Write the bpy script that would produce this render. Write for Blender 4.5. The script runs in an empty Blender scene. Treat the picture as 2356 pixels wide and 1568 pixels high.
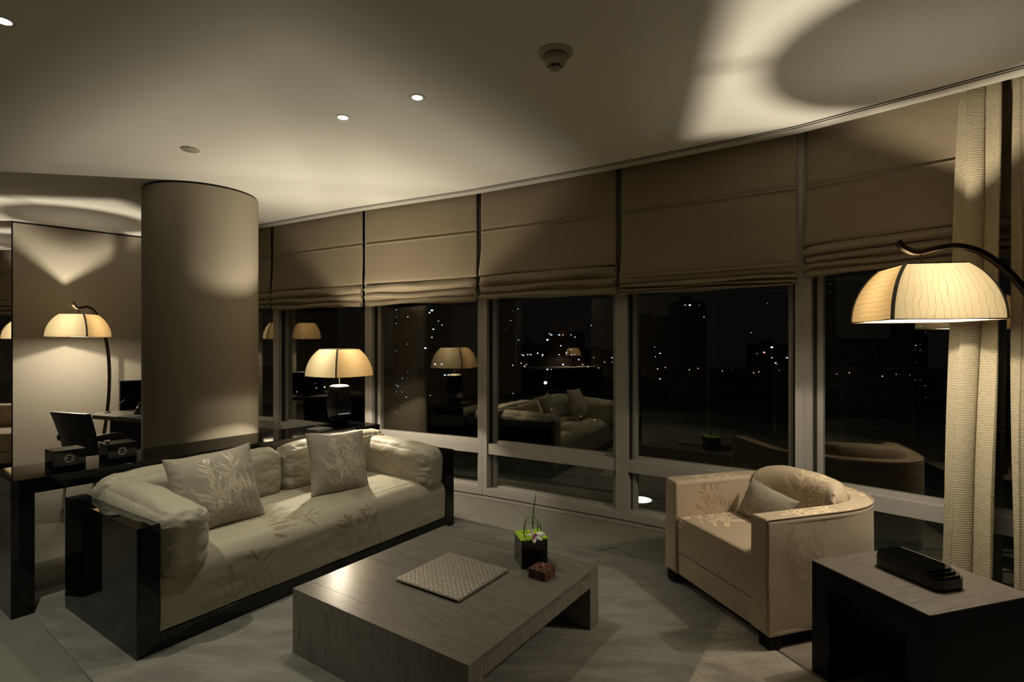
import bpy, bmesh, math, random
import numpy as np
from mathutils import Vector, Matrix, noise
random.seed(7)
S = bpy.context.scene
COL = S.collection
PI = math.pi
R = math.radians

# ------------------------------------------------------------------ camera, world, exposure
CAM_H, F_PX, HOR = 1.5, 1238.0, 789.0
cam = bpy.data.cameras.new('camera')
cam.sensor_width = 36.0
cam.lens = F_PX / 2356 * 36
cam.shift_y = (HOR - 784) / 2356
cam.clip_start, cam.clip_end = 0.05, 3000
cam_o = bpy.data.objects.new('camera', cam)
COL.objects.link(cam_o)
cam_o.location = (0, 0, CAM_H)
cam_o.rotation_euler = (PI / 2, 0, 0)
S.camera = cam_o
w = bpy.data.worlds.new('night'); S.world = w
w.use_nodes = True
w.node_tree.nodes['Background'].inputs[0].default_value = (0.55, 0.5, 0.42, 1)
w.node_tree.nodes['Background'].inputs[1].default_value = 0.006
S.view_settings.view_transform = 'Standard'
S.view_settings.look = 'None'
S.view_settings.gamma = 1
S.view_settings.exposure = 0.0
S.view_settings.use_curve_mapping = False
S.cycles.use_denoising = True
try: S.cycles.denoiser = 'OPENIMAGEDENOISE'
except Exception: pass
S.cycles.max_bounces = 10
S.cycles.diffuse_bounces = 6
S.cycles.transparent_max_bounces = 16
S.cycles.sample_clamp_indirect = 4.0
S.cycles.caustics_reflective = False
S.cycles.caustics_refractive = False

ZC = 2.91            # ceiling height
LAMP_W = 86.0        # bulbs in the shaded lamps
LAMP_C = (1.0, 0.87, 0.67)
SPOT_C = (1.0, 0.97, 0.80)

# ------------------------------------------------------------------ helpers
def link(name, data, parent=None, loc=(0, 0, 0), rotz=0):
    o = bpy.data.objects.new(name, data)
    COL.objects.link(o)
    o.location = loc
    o.rotation_euler = (0, 0, rotz)
    if parent is not None: o.parent = parent
    return o

def tag(o, label=None, cat=None, group=None, kind=None):
    if label: o['label'] = label
    if cat: o['category'] = cat
    if group: o['group'] = group
    if kind: o['kind'] = kind
    return o

def thing(name, label, cat, loc=(0, 0, 0), rotz=0, group=None, kind=None):
    o = link(name, None, None, loc, rotz)
    o.empty_display_size = 0.1
    return tag(o, label, cat, group, kind)

def copy_tree(o, parent=None):
    c = o.copy(); COL.objects.link(c); c.parent = parent
    for ch in list(o.children): copy_tree(ch, c)
    return c

class MB:
    """collects geometry of ONE mesh"""
    def __init__(s): s.v = []; s.f = []; s.sm = []; s.attr = []; s.mi = []; s.cm = 0
    def add(s, vs, fs, smooth=False):
        b = len(s.v); s.v += [tuple(p) for p in vs]
        for f in fs: s.f.append(tuple(i + b for i in f)); s.sm.append(smooth); s.mi.append(s.cm)
        return b
    def box(s, a, b, rot=None, at=None):
        x0, y0, z0 = a; x1, y1, z1 = b
        vs = [(x0,y0,z0),(x1,y0,z0),(x1,y1,z0),(x0,y1,z0),(x0,y0,z1),(x1,y0,z1),(x1,y1,z1),(x0,y1,z1)]
        if rot is not None: vs = [rot @ Vector(p) for p in vs]
        if at is not None: vs = [Vector(p) + Vector(at) for p in vs]
        s.add(vs, [(0,3,2,1),(4,5,6,7),(0,1,5,4),(1,2,6,5),(2,3,7,6),(3,0,4,7)])
        return s
    def prism(s, pts, z0, z1, smooth=False):
        n = len(pts)
        vs = [(p[0], p[1], z0) for p in pts] + [(p[0], p[1], z1) for p in pts]
        s.add(vs, [tuple(range(n - 1, -1, -1)), tuple(range(n, 2 * n))])
        s.add(vs, [(i, (i + 1) % n, n + (i + 1) % n, n + i) for i in range(n)], smooth)
        return s
    def lathe(s, prof, n=48, at=(0, 0, 0), smooth=True, caps=True):
        vs = []
        for r, z in prof:
            for k in range(n):
                a = 2 * PI * k / n
                vs.append((at[0] + r * math.cos(a), at[1] + r * math.sin(a), at[2] + z))
        fs = []
        for j in range(len(prof) - 1):
            for k in range(n):
                fs.append((j*n+k, j*n+(k+1)%n, (j+1)*n+(k+1)%n, (j+1)*n+k))
        b = s.add(vs, fs, smooth)
        if caps:
            if prof[0][0] > 1e-5: s.f.append(tuple(b + k for k in range(n - 1, -1, -1))); s.sm.append(False); s.mi.append(s.cm)
            m = (len(prof) - 1) * n
            if prof[-1][0] > 1e-5: s.f.append(tuple(b + m + k for k in range(n))); s.sm.append(False); s.mi.append(s.cm)
        return s
    def tube(s, path, r, n=10, taper=None, up=(0, 0, 1), flat=1.0, square=False):
        P = [Vector(p) for p in path]; m = len(P); vs = []
        prev = None
        for i, p in enumerate(P):
            t = (P[min(i+1, m-1)] - P[max(i-1, 0)]).normalized()
            u = Vector(up) if prev is None else prev
            a = t.cross(u)
            if a.length < 1e-4: a = t.cross(Vector((1, 0, 0)))
            a.normalize(); b = a.cross(t).normalized(); prev = b
            rr = r * (taper(i / (m - 1)) if taper else 1)
            if square:
                for cx, cy in ((1, 1), (-1, 1), (-1, -1), (1, -1)): vs.append(p + a * rr * cx + b * rr * flat * cy)
            else:
                for k in range(n):
                    an = 2 * PI * k / n
                    vs.append(p + a * rr * math.cos(an) + b * rr * flat * math.sin(an))
        if square: n = 4
        fs = [(j*n+k, j*n+(k+1)%n, (j+1)*n+(k+1)%n, (j+1)*n+k) for j in range(m-1) for k in range(n)]
        b0 = s.add(vs, fs, not square)
        s.f.append(tuple(b0 + k for k in range(n-1, -1, -1))); s.sm.append(False); s.mi.append(s.cm)
        s.f.append(tuple(b0 + (m-1)*n + k for k in range(n))); s.sm.append(False); s.mi.append(s.cm)
        return s
    def grid(s, nu, nv, fn, smooth=True, closed_u=False, closed_v=False):
        vs = [fn(i, j) for i in range(nu) for j in range(nv)]
        fs = []
        for i in range(nu if closed_u else nu - 1):
            for j in range(nv if closed_v else nv - 1):
                a, b = i, (i + 1) % nu; c, d = j, (j + 1) % nv
                fs.append((a*nv+c, b*nv+c, b*nv+d, a*nv+d))
        return s.add(vs, fs, smooth)
    def build(s, name, mat, parent=None, loc=(0, 0, 0), rotz=0, bevel=0, seg=2, attr=None, weld=0, angle=40, fixn=False):
        me = bpy.data.meshes.new(name)
        me.from_pydata(s.v, [], s.f)
        me.polygons.foreach_set('use_smooth', s.sm)
        me.polygons.foreach_set('material_index', s.mi)
        for m in (mat if isinstance(mat, (list, tuple)) else [mat]): me.materials.append(m)
        if attr is not None:
            for k, vals in attr.items():
                a = me.attributes.new(k, 'FLOAT', 'POINT'); a.data.foreach_set('value', np.asarray(vals, dtype=np.float32))
        if weld or fixn:
            bm = bmesh.new(); bm.from_mesh(me)
            if weld: bmesh.ops.remove_doubles(bm, verts=bm.verts, dist=weld)
            if fixn: bmesh.ops.recalc_face_normals(bm, faces=bm.faces)
            bm.to_mesh(me); bm.free()
        me.update()
        o = link(name, me, parent, loc, rotz)
        if bevel:
            b = o.modifiers.new('bevel', 'BEVEL'); b.width = bevel; b.segments = seg
            b.limit_method = 'ANGLE'; b.angle_limit = R(35)
            for p in me.polygons: p.use_smooth = True
            me.set_sharp_from_angle(angle=R(angle))
            b.harden_normals = True
        elif any(s.sm): me.set_sharp_from_angle(angle=R(angle))
        return o

def rbox(name, mat, parent, a, b, bevel=0.003, **k):
    return MB().box(a, b).build(name, mat, parent, bevel=bevel, **k)

def nz(p, sc, seed=0.0): return noise.noise(Vector((p[0]*sc + seed, p[1]*sc + seed*1.7, p[2]*sc - seed)))

def cushion(h, r, n=(40, 24, 24), bulge=(0, 0, 0), disp=None):
    """rounded soft block centred at 0; h = half sizes. returns MB"""
    m = MB(); hx, hy, hz = h
    for ax in range(3):
        for sg in (-1, 1):
            u, v = [(1, 2), (2, 0), (0, 1)][ax]
            nu, nv = n[u] + 1, n[v] + 1
            def fn(i, j):
                p = [0, 0, 0]; p[ax] = sg
                p[u] = -1 + 2 * i / (nu - 1); p[v] = -1 + 2 * j / (nv - 1)
                q = Vector((p[0]*hx, p[1]*hy, p[2]*hz))
                c = Vector([max(-(hh - r), min(hh - r, qq)) for hh, qq in zip((hx, hy, hz), q)])
                d = q - c
                if d.length > 1e-9: q = c + d.normalized() * r
                f = [1 - x * x for x in p]
                for k in range(3):
                    if bulge[k]:
                        g = 1
                        for l in range(3):
                            if l != k: g *= max(0, f[l])
                        q[k] += bulge[k] * g * p[k]
                if disp: q += disp(q, p)
                return q
            b = m.grid(nu, nv, fn)
            if sg < 0:
                k = (nu-1)*(nv-1)
                m.f[-k:] = [tuple(reversed(f)) for f in m.f[-k:]]
    return m

# ------------------------------------------------------------------ materials
def mat(name, col=(.5, .5, .5), rough=.6, metal=0, spec=.5, **k):
    m = bpy.data.materials.new(name); m.use_nodes = True
    b = m.node_tree.nodes['Principled BSDF']
    b.inputs['Base Color'].default_value = (*col, 1)
    b.inputs['Roughness'].default_value = rough
    b.inputs['Metallic'].default_value = metal
    b.inputs['Specular IOR Level'].default_value = spec
    for kk, v in k.items(): b.inputs[kk.replace('_', ' ')].default_value = v
    return m
def N(m, t, **k):
    n = m.node_tree.nodes.new(t)
    for a, v in k.items(): setattr(n, a, v)
    return n
def L(m, a, b): m.node_tree.links.new(a, b)
def P(m): return m.node_tree.nodes['Principled BSDF']
def coords(m, kind='Object', scale=(1, 1, 1), rot=(0, 0, 0)):
    tc = N(m, 'ShaderNodeTexCoord'); mp = N(m, 'ShaderNodeMapping')
    mp.inputs['Scale'].default_value = scale; mp.inputs['Rotation'].default_value = rot
    L(m, tc.outputs[kind], mp.inputs[0]); return mp.outputs[0]
def noise_tex(m, vec, scale, detail=4, rough=.5, dist=0):
    n = N(m, 'ShaderNodeTexNoise'); n.inputs['Scale'].default_value = scale
    n.inputs['Detail'].default_value = detail; n.inputs['Roughness'].default_value = rough
    n.inputs['Distortion'].default_value = dist
    L(m, vec, n.inputs['Vector']); return n.outputs['Fac']
def wave_tex(m, vec, scale, dirn='X', dist=0, detail=2, dscale=1):
    n = N(m, 'ShaderNodeTexWave'); n.bands_direction = dirn
    n.inputs['Scale'].default_value = scale; n.inputs['Distortion'].default_value = dist
    n.inputs['Detail'].default_value = detail; n.inputs['Detail Scale'].default_value = dscale
    L(m, vec, n.inputs['Vector']); return n.outputs['Fac']
def ramp(m, fac, stops):
    r = N(m, 'ShaderNodeValToRGB'); e = r.color_ramp.elements
    while len(e) < len(stops): e.new(.5)
    for x, (p, c) in zip(e, stops): x.position = p; x.color = (*c, 1)
    L(m, fac, r.inputs[0]); return r.outputs[0]
def math_n(m, op, a, b=None, clamp=False):
    n = N(m, 'ShaderNodeMath', operation=op); n.use_clamp = clamp
    for i, x in enumerate((a, b)):
        if x is None: continue
        if isinstance(x, (int, float)): n.inputs[i].default_value = x
        else: L(m, x, n.inputs[i])
    return n.outputs[0]
def mixc(m, fac, a, b):
    n = N(m, 'ShaderNodeMix', data_type='RGBA')
    if isinstance(fac, (int, float)): n.inputs[0].default_value = fac
    else: L(m, fac, n.inputs[0])
    for i, x in ((6, a), (7, b)):
        if isinstance(x, tuple): n.inputs[i].default_value = (*x, 1)
        else: L(m, x, n.inputs[i])
    return n.outputs[2]
def bump(m, h, strength=.3, dist=.01, prev=None):
    b = N(m, 'ShaderNodeBump'); b.inputs['Strength'].default_value = strength; b.inputs['Distance'].default_value = dist
    L(m, h, b.inputs['Height'])
    if prev is not None: L(m, prev, b.inputs['Normal'])
    return b.outputs[0]

def fabric(name, col, col2, rough=.75, weave=350, wr=0.25, motif=None, m_rough=.4, m_spec=.6, sheen=.12, spec=.25, wrs=14):
    m = mat(name, col, rough, spec=spec)
    v = coords(m)
    n1 = noise_tex(m, v, 3.5, 3); n2 = noise_tex(m, coords(m, scale=(1, 1, .3)), weave, 2)
    base = mixc(m, n1, col, col2)
    base = mixc(m, math_n(m, 'MULTIPLY', n2, .35), base, tuple(c * .6 for c in col))
    P(m).inputs['Sheen Weight'].default_value = sheen
    P(m).inputs['Sheen Roughness'].default_value = .5
    if motif:
        a = N(m, 'ShaderNodeAttribute', attribute_name='motif')
        f = N(m, 'ShaderNodeMapRange', interpolation_type='SMOOTHSTEP')
        f.inputs['From Min'].default_value = .40; f.inputs['From Max'].default_value = .60
        L(m, a.outputs['Fac'], f.inputs['Value'])
        a2 = N(m, 'ShaderNodeAttribute', attribute_name='motif_fade')
        ff = math_n(m, 'MULTIPLY', f.outputs[0], a2.outputs['Fac'])
        base = mixc(m, ff, base, motif)
        r = N(m, 'ShaderNodeMapRange'); L(m, ff, r.inputs['Value'])
        r.inputs['To Min'].default_value = rough; r.inputs['To Max'].default_value = m_rough
        L(m, r.outputs[0], P(m).inputs['Roughness'])
        r = N(m, 'ShaderNodeMapRange'); L(m, ff, r.inputs['Value'])
        r.inputs['To Min'].default_value = spec; r.inputs['To Max'].default_value = m_spec
        L(m, r.outputs[0], P(m).inputs['Specular IOR Level'])
    L(m, base, P(m).inputs['Base Color'])
    b = bump(m, n2, .12, .002)
    b = bump(m, noise_tex(m, v, wrs, 3, .5, 1.2), wr, .02, b)
    L(m, b, P(m).inputs['Normal'])
    return m

M = {}
# --- shell
def wallcloth(name, c1, c2):
    m = mat(name, c1, .85, spec=.2)
    h = noise_tex(m, coords(m, scale=(30, 30, 260)), 1, 2)
    g = noise_tex(m, coords(m, scale=(220, 220, 12)), 1, 2)
    k = math_n(m, 'MULTIPLY', math_n(m, 'ADD', h, g), .5)
    L(m, ramp(m, k, [(.35, c2), (.65, c1)]), P(m).inputs['Base Color'])
    L(m, bump(m, k, .15, .002), P(m).inputs['Normal'])
    return m
M['cloth_wall'] = wallcloth('cloth wall', (.41, .37, .30), (.365, .33, .268))
M['plaster'] = mat('plaster ceiling', (.78, .77, .71), .9, spec=.2)
L(M['plaster'], bump(M['plaster'], noise_tex(M['plaster'], coords(M['plaster']), 220, 2), .04, .002), P(M['plaster']).inputs['Normal'])
M['ceil_metal'] = mat('painted trim', (.62, .60, .54), .5)
M['black'] = mat('shadow gap black', (.01, .01, .01), .8)
M['frame'] = mat('grey painted aluminium', (.36, .34, .31), .45)
L(M['frame'], bump(M['frame'], noise_tex(M['frame'], coords(M['frame']), 400, 2), .05, .001), P(M['frame']).inputs['Normal'])
M['gasket'] = mat('rubber gasket', (.015, .015, .015), .5)
M['cloth_column'] = wallcloth('cloth column', (.36, .32, .252), (.32, .285, .224))
# carpet
m = M['carpet'] = mat('ribbed carpet', (.2, .2, .17), .95, spec=.1)
v = coords(m, rot=(0, 0, R(-35)))
wv = wave_tex(m, v, 42, 'Y', 1.2, 2, 3); ns = noise_tex(m, coords(m), 2.2, 4)
big = noise_tex(m, coords(m), .8, 3)
c = ramp(m, ns, [(.3, (.19, .18, .15)), (.7, (.25, .235, .198))])
c = mixc(m, math_n(m, 'MULTIPLY', wv, .45), c, (.14, .145, .12))
L(m, c, P(m).inputs['Base Color'])
fz = noise_tex(m, coords(m), 500, 2)
L(m, bump(m, wv, .35, .004, bump(m, fz, .5, .003)), P(m).inputs['Normal'])
def silk(name, c1, c2, rot):
    m = mat(name, c1, .7, spec=.3)
    v = coords(m, rot=(0, 0, R(rot)), scale=(1, 3.2, 1))
    a = noise_tex(m, v, 2.4, 5, .6, .8); b = noise_tex(m, coords(m, scale=(90, 14, 1), rot=(0, 0, R(rot))), 1, 3)
    k = math_n(m, 'ADD', math_n(m, 'MULTIPLY', a, .8), math_n(m, 'MULTIPLY', b, .2))
    L(m, ramp(m, k, [(.36, c1), (.64, c2)]), P(m).inputs['Base Color'])
    L(m, ramp(m, k, [(.4, (.8,)*3), (.62, (.55,)*3)]), P(m).inputs['Roughness'])
    P(m).inputs['Sheen Weight'].default_value = .4
    L(m, bump(m, b, .3, .004, bump(m, a, .25, .02)), P(m).inputs['Normal'])
    return m
M['rug'] = silk('silk rug', (.13, .12, .10), (.235, .22, .185), 35)
M['rug_light'] = silk('pale silk rug', (.20, .175, .135), (.42, .38, .30), -20)
M['rug_brown'] = silk('brown silk rug', (.15, .12, .09), (.24, .20, .155), 10)
M['rug_edge'] = mat('rug binding', (.10, .10, .085), .9)
# lacquer, wood
M['lacquer'] = mat('black lacquer', (.002, .002, .002), .04, spec=.5)
M['lacquer_soft'] = mat('satin black lacquer', (.006, .006, .006), .22, spec=.5)
def oak(name, c1, c2, rough, sc=(1.2, 14, 14), spec=.5):
    m = mat(name, c1, rough, spec=spec)
    v = coords(m, scale=sc)
    a = noise_tex(m, v, 3.2, 6, .62, .9); b = noise_tex(m, coords(m, scale=tuple(x * 6 for x in sc)), 3, 3)
    k = math_n(m, 'ADD', math_n(m, 'MULTIPLY', a, .7), math_n(m, 'MULTIPLY', b, .3))
    L(m, ramp(m, k, [(.34, c1), (.50, c2), (.66, tuple(x * 1.12 for x in c2))]), P(m).inputs['Base Color'])
    L(m, bump(m, k, .18, .003), P(m).inputs['Normal'])
    return m
M['oak_top'] = oak('grey stained oak top', (.105, .093, .077), (.150, .135, .113), .24, (14, 1.2, 14))
m = M['oak_side'] = mat('grey stained oak side', (.2, .18, .15), .5)
v = coords(m, scale=(7, 7, .9))
a = noise_tex(m, v, 1.6, 2, .5, .6)
rings = math_n(m, 'FRACT', math_n(m, 'MULTIPLY', a, 9))
fine = noise_tex(m, coords(m, scale=(150, 150, 3)), 1, 3)
k = math_n(m, 'ADD', math_n(m, 'MULTIPLY', rings, .45), math_n(m, 'MULTIPLY', fine, .6))
L(m, ramp(m, k, [(.22, (.10, .088, .072)), (.42, (.185, .165, .135)), (.8, (.225, .203, .168))]), P(m).inputs['Base Color'])
L(m, bump(m, k, .2, .002), P(m).inputs['Normal'])
M['wenge_top'] = oak('taupe oak top', (.055, .046, .036), (.115, .098, .078), .45, (1.6, 22, 14), .35)
M['wenge'] = mat('black stained wood', (.004, .0035, .003), .4, spec=.15)
M['desk_wood'] = oak('desk wood', (.10, .08, .06), (.16, .13, .10), .4)
M['screen_wood'] = mat('dark red brown timber', (.055, .03, .02), .4)
# fabrics
SOFA_A, SOFA_B = (.39, .352, .255), (.335, .30, .215)
M['sofa_seat'] = fabric('sofa seat satin cotton', SOFA_A, SOFA_B, .62, motif=(.20, .15, .085), m_rough=.5, m_spec=.35, wr=.12, wrs=5)
M['sofa_soft'] = fabric('sofa cushion satin cotton', SOFA_A, SOFA_B, .55, wr=.4, wrs=7, spec=.4)
M['pillow'] = fabric('pillow satin cotton', (.34, .295, .225), (.30, .26, .195), .6, motif=(.50, .43, .30), m_rough=.42, m_spec=.5, wr=.3, wrs=8)  # lighter motif tone paints in the sheen of the weave
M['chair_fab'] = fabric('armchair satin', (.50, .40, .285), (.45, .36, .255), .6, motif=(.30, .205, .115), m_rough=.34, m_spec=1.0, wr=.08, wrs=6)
M['chair_sheen'] = fabric('armchair satin with painted motif sheen', (.50, .40, .285), (.45, .36, .255), .6, motif=(.80, .64, .41), m_rough=.34, m_spec=1.0, wr=.15, wrs=6)  # satin sheen of the motif is put into its pale colour
M['blind'] = fabric('roman blind linen', (.27, .222, .152), (.235, .192, .13), .85, weave=180, wr=.10, wrs=7, spec=.1)
m = M['curtain'] = mat('ribbed curtain', (.40, .35, .25), .8, spec=.15)
v = coords(m); nd = N(m, 'ShaderNodeTexNoise'); nd.inputs['Scale'].default_value = 9; L(m, v, nd.inputs['Vector'])
sep = N(m, 'ShaderNodeSeparateXYZ'); L(m, v, sep.inputs[0])
zz = math_n(m, 'ADD', math_n(m, 'MULTIPLY', sep.outputs[2], 82), math_n(m, 'MULTIPLY', nd.outputs['Fac'], 2.6))
wv = math_n(m, 'ABSOLUTE', math_n(m, 'SINE', math_n(m, 'MULTIPLY', zz, PI)))
brk = noise_tex(m, coords(m, scale=(50, 50, 82)), 1, 2)
wv2 = math_n(m, 'MULTIPLY', wv, brk)
L(m, ramp(m, wv2, [(.05, (.28, .235, .155)), (.45, (.42, .37, .26))]), P(m).inputs['Base Color'])
L(m, bump(m, wv2, .45, .004), P(m).inputs['Normal'])
M['leather'] = mat('black leather', (.012, .010, .009), .4)
L(M['leather'], bump(M['leather'], noise_tex(M['leather'], coords(M['leather']), 160, 3), .2, .002), P(M['leather']).inputs['Normal'])
# metals etc
M['bronze'] = mat('dark bronze', (.09, .065, .045), .28, metal=1)
M['silver'] = mat('brushed silver', (.62, .60, .56), .3, metal=1)
M['chrome'] = mat('chrome', (.7, .7, .7), .12, metal=1)
M['plate'] = mat('hammered silver plate', (.52, .49, .42), .33, metal=.85)
M['white_plastic'] = mat('off white plastic', (.44, .41, .33), .25)
M['slot'] = mat('dark opening', (.004, .004, .004), .9)
M['rib'] = mat('shade rib', (.20, .20, .16), .5)
M['box_brown'] = mat('chocolate card', (.075, .026, .016), .5)
M['ribbon'] = mat('brown satin ribbon', (.13, .05, .03), .35)
M['moss'] = mat('lime moss', (.30, .50, .02), .9)
L(M['moss'], ramp(M['moss'], noise_tex(M['moss'], coords(M['moss']), 90, 4), [(.35, (.12, .25, .01)), (.6, (.50, .72, .04))]), P(M['moss']).inputs['Base Color'])
M['leaf'] = mat('green blade', (.035, .11, .015), .4)
M['leaf_light'] = mat('light grass blade', (.12, .22, .04), .45)
M['petal'] = mat('white orchid petal', (.80, .76, .68), .5, Subsurface_Weight=.1)
M['petal_pink'] = mat('magenta orchid lip', (.42, .06, .14), .5)
M['concrete'] = mat('terrace concrete', (.10, .11, .095), .8)
L(M['concrete'], ramp(M['concrete'], noise_tex(M['concrete'], coords(M['concrete']), 3, 5), [(.3, (.07, .078, .066)), (.7, (.13, .14, .12))]), P(M['concrete']).inputs['Base Color'])
M['phone'] = mat('black phone plastic', (.01, .01, .01), .3)

def shade_mat(name, tcol, line, cross):
    m = bpy.data.materials.new(name); m.use_nodes = True
    t = m.node_tree; t.nodes.remove(P(m)); out = t.nodes['Material Output']
    uv = N(m, 'ShaderNodeUVMap').outputs[0]
    nse = N(m, 'ShaderNodeTexNoise'); nse.inputs['Scale'].default_value = 5; nse.inputs['Detail'].default_value = 2
    L(m, uv, nse.inputs['Vector'])
    sep = N(m, 'ShaderNodeSeparateXYZ'); L(m, uv, sep.inputs[0])
    x = math_n(m, 'ADD', sep.outputs[0], math_n(m, 'MULTIPLY', nse.outputs['Fac'], .12))
    fx = math_n(m, 'ABSOLUTE', math_n(m, 'SUBTRACT', math_n(m, 'FRACT', math_n(m, 'MULTIPLY', x, line)), .5))
    lx = math_n(m, 'LESS_THAN', fx, .035 if not cross else .07)
    y = math_n(m, 'ADD', sep.outputs[1], math_n(m, 'MULTIPLY', nse.outputs['Fac'], .08))
    fy = math_n(m, 'ABSOLUTE', math_n(m, 'SUBTRACT', math_n(m, 'FRACT', math_n(m, 'MULTIPLY', y, cross or 18)), .5))
    ly = math_n(m, 'LESS_THAN', fy, .07 if cross else .02)
    k = math_n(m, 'MAXIMUM', lx, math_n(m, 'MULTIPLY', ly, .7 if cross else .25))
    fine = noise_tex(m, coords(m), 260, 2)
    k = math_n(m, 'ADD', math_n(m, 'MULTIPLY', k, .5), math_n(m, 'MULTIPLY', fine, .22), True)
    col = mixc(m, k, tcol, tuple(a * b for a, b in zip(tcol, (.30, .24, .15))))
    tr = N(m, 'ShaderNodeBsdfTranslucent'); L(m, col, tr.inputs[0])
    df = N(m, 'ShaderNodeBsdfDiffuse'); df.inputs[0].default_value = (.55, .49, .36, 1)
    mx = N(m, 'ShaderNodeMixShader'); mx.inputs[0].default_value = .5
    L(m, df.outputs[0], mx.inputs[1]); L(m, tr.outputs[0], mx.inputs[2])
    L(m, mx.outputs[0], out.inputs[0])
    return m
M['shade'] = shade_mat('lamp linen with wavy threads', (.048, .040, .025), 15, 0)
M['shade_cross'] = shade_mat('lamp linen cross woven', (.042, .029, .0135), 26, 18)
def emis(name, col, st, mixt=0.0):
    m = bpy.data.materials.new(name); m.use_nodes = True
    t = m.node_tree; t.nodes.remove(P(m)); out = t.nodes['Material Output']
    e = N(m, 'ShaderNodeEmission'); e.inputs[0].default_value = (*col, 1); e.inputs[1].default_value = st
    if mixt:
        tr = N(m, 'ShaderNodeBsdfTransparent'); mx = N(m, 'ShaderNodeMixShader'); mx.inputs[0].default_value = mixt
        L(m, e.outputs[0], mx.inputs[1]); L(m, tr.outputs[0], mx.inputs[2]); L(m, mx.outputs[0], out.inputs[0])
    else: L(m, e.outputs[0], out.inputs[0])
    m.cycles.emission_sampling = 'NONE'
    return m
M['bulb'] = emis('lit bulb glass', (1, .85, .62), 60, .93)
M['diffuser'] = emis('lit lamp diffuser', (1, .89, .70), 23, .57); M['diffuser'].cycles.emission_sampling = 'AUTO'
M['down_lens'] = emis('downlight lens', (1, .97, .9), 14)
M['up_lens'] = emis('floor light lens', (.9, 1, .85), 9)
M['opal'] = bpy.data.materials.new('opal disc'); m = M['opal']; m.use_nodes = True
t = m.node_tree; t.nodes.remove(P(m))
tr = N(m, 'ShaderNodeBsdfTranslucent'); tr.inputs[0].default_value = (.30, .27, .22, 1)
L(m, tr.outputs[0], t.nodes['Material Output'].inputs[0])
# glass: clear pane that mirrors the room
m = M['glass'] = bpy.data.materials.new('window glass'); m.use_nodes = True
t = m.node_tree; t.nodes.remove(P(m)); out = t.nodes['Material Output']
tr = N(m, 'ShaderNodeBsdfTransparent'); tr.inputs[0].default_value = (.93, .95, .93, 1)
gl = N(m, 'ShaderNodeBsdfGlossy'); gl.inputs['Roughness'].default_value = 0.0; gl.inputs[0].default_value = (1, .93, .82, 1)
lw = N(m, 'ShaderNodeLayerWeight'); lw.inputs[0].default_value = .5
fr = math_n(m, 'ADD', math_n(m, 'MULTIPLY', math_n(m, 'POWER', lw.outputs['Facing'], 4), .85), .085, True)
mx = N(m, 'ShaderNodeMixShader'); L(m, fr, mx.inputs[0]); L(m, tr.outputs[0], mx.inputs[1]); L(m, gl.outputs[0], mx.inputs[2])
L(m, mx.outputs[0], out.inputs[0])

# ------------------------------------------------------------------ bamboo motif (signed distance painted as a woven mask)
def make_cluster(seed, dens=52):
    rnd = random.Random(seed)
    stalks = [((-.14, -.05), (-.22, .93), .038), ((.03, -.05), (.05, .80), .024), ((.20, 0), (.30, 1.02), .011), ((-.02, .1), (.16, .72), .012)]
    leaves = []
    for k in range(dens):
        s = rnd.choice(stalks[:3]); t = rnd.uniform(.12, .9)
        bx = s[0][0] + (s[1][0] - s[0][0]) * t; by = s[0][1] + (s[1][1] - s[0][1]) * t
        a = rnd.choice((-1, 1)) * rnd.uniform(18, 72) if rnd.random() < .85 else rnd.uniform(-15, 15)
        ln = rnd.uniform(.18, .42) * (1.1 - .30 * t); wd = .006 + ln * rnd.uniform(.030, .055)
        leaves.append((bx, by, bx + ln * math.sin(R(a)), by + ln * math.cos(R(a)), wd))
    for x0, dx, l in ((-.5, -.1, .35), (-.42, -.22, .3), (.45, .04, .5), (.52, -.02, .36), (.38, -.04, .4), (-.3, -.32, .25), (.6, .10, .25)):
        leaves.append((x0 + .05, .15, x0 + dx, .15 + l, .03))
    return stalks, leaves
def motif_sdf(X, Y, placements):
    """X,Y arrays in metres; placements: (cx, cy, height, angle_deg, seed, fade_mode)"""
    best = np.full(X.shape, 1.0); fade = np.zeros(X.shape)
    for cx, cy, hgt, ang, seed, fm in placements:
        c, s_ = math.cos(R(ang)), math.sin(R(ang))
        x = ((X - cx) * c + (Y - cy) * s_) / hgt; y = (-(X - cx) * s_ + (Y - cy) * c) / hgt
        ok = (np.abs(x) < 1.0) & (y > -.3) & (y < 1.3)
        if not ok.any(): continue
        xx, yy = x[ok], y[ok]; d = np.full(xx.shape, 1.0)
        st, lv = make_cluster(seed); gp = max(.009, .004 / hgt)
        for (ax, ay), (bx, by), r in st:
            vx, vy = bx - ax, by - ay; l2 = vx*vx + vy*vy
            t = np.clip(((xx-ax)*vx + (yy-ay)*vy) / l2, 0, 1)
            dd = np.hypot(xx - ax - t*vx, yy - ay - t*vy) - r
            fr_ = np.abs(((t * 6 + .3) % 1) - .5); dd = np.where(fr_ < .03, dd + .02, dd)
            d = np.minimum(np.maximum(d, gp - dd), dd)
        for ax, ay, bx, by, w_ in lv:
            vx, vy = bx - ax, by - ay; l = math.hypot(vx, vy)
            t = ((xx-ax)*vx + (yy-ay)*vy) / (l*l)
            p = np.abs((xx-ax)*vy - (yy-ay)*vx) / l
            hw = w_ * np.sin(PI * np.clip(t, 0, 1) ** .8)
            dd = np.maximum(p - hw, np.maximum(-t, t - 1) * l)
            d = np.minimum(np.maximum(d, gp - dd), dd)
        db = best[ok]; m_ = d * hgt < db; db[m_] = (d * hgt)[m_]; best[ok] = db
        f = np.clip((yy + .05) / .55, .12, 1) if fm else np.ones_like(yy)
        fo = fade[ok]; fo[m_] = f[m_]; fade[ok] = fo
    return np.clip(.5 - best / .014, 0, 1), fade

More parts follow.
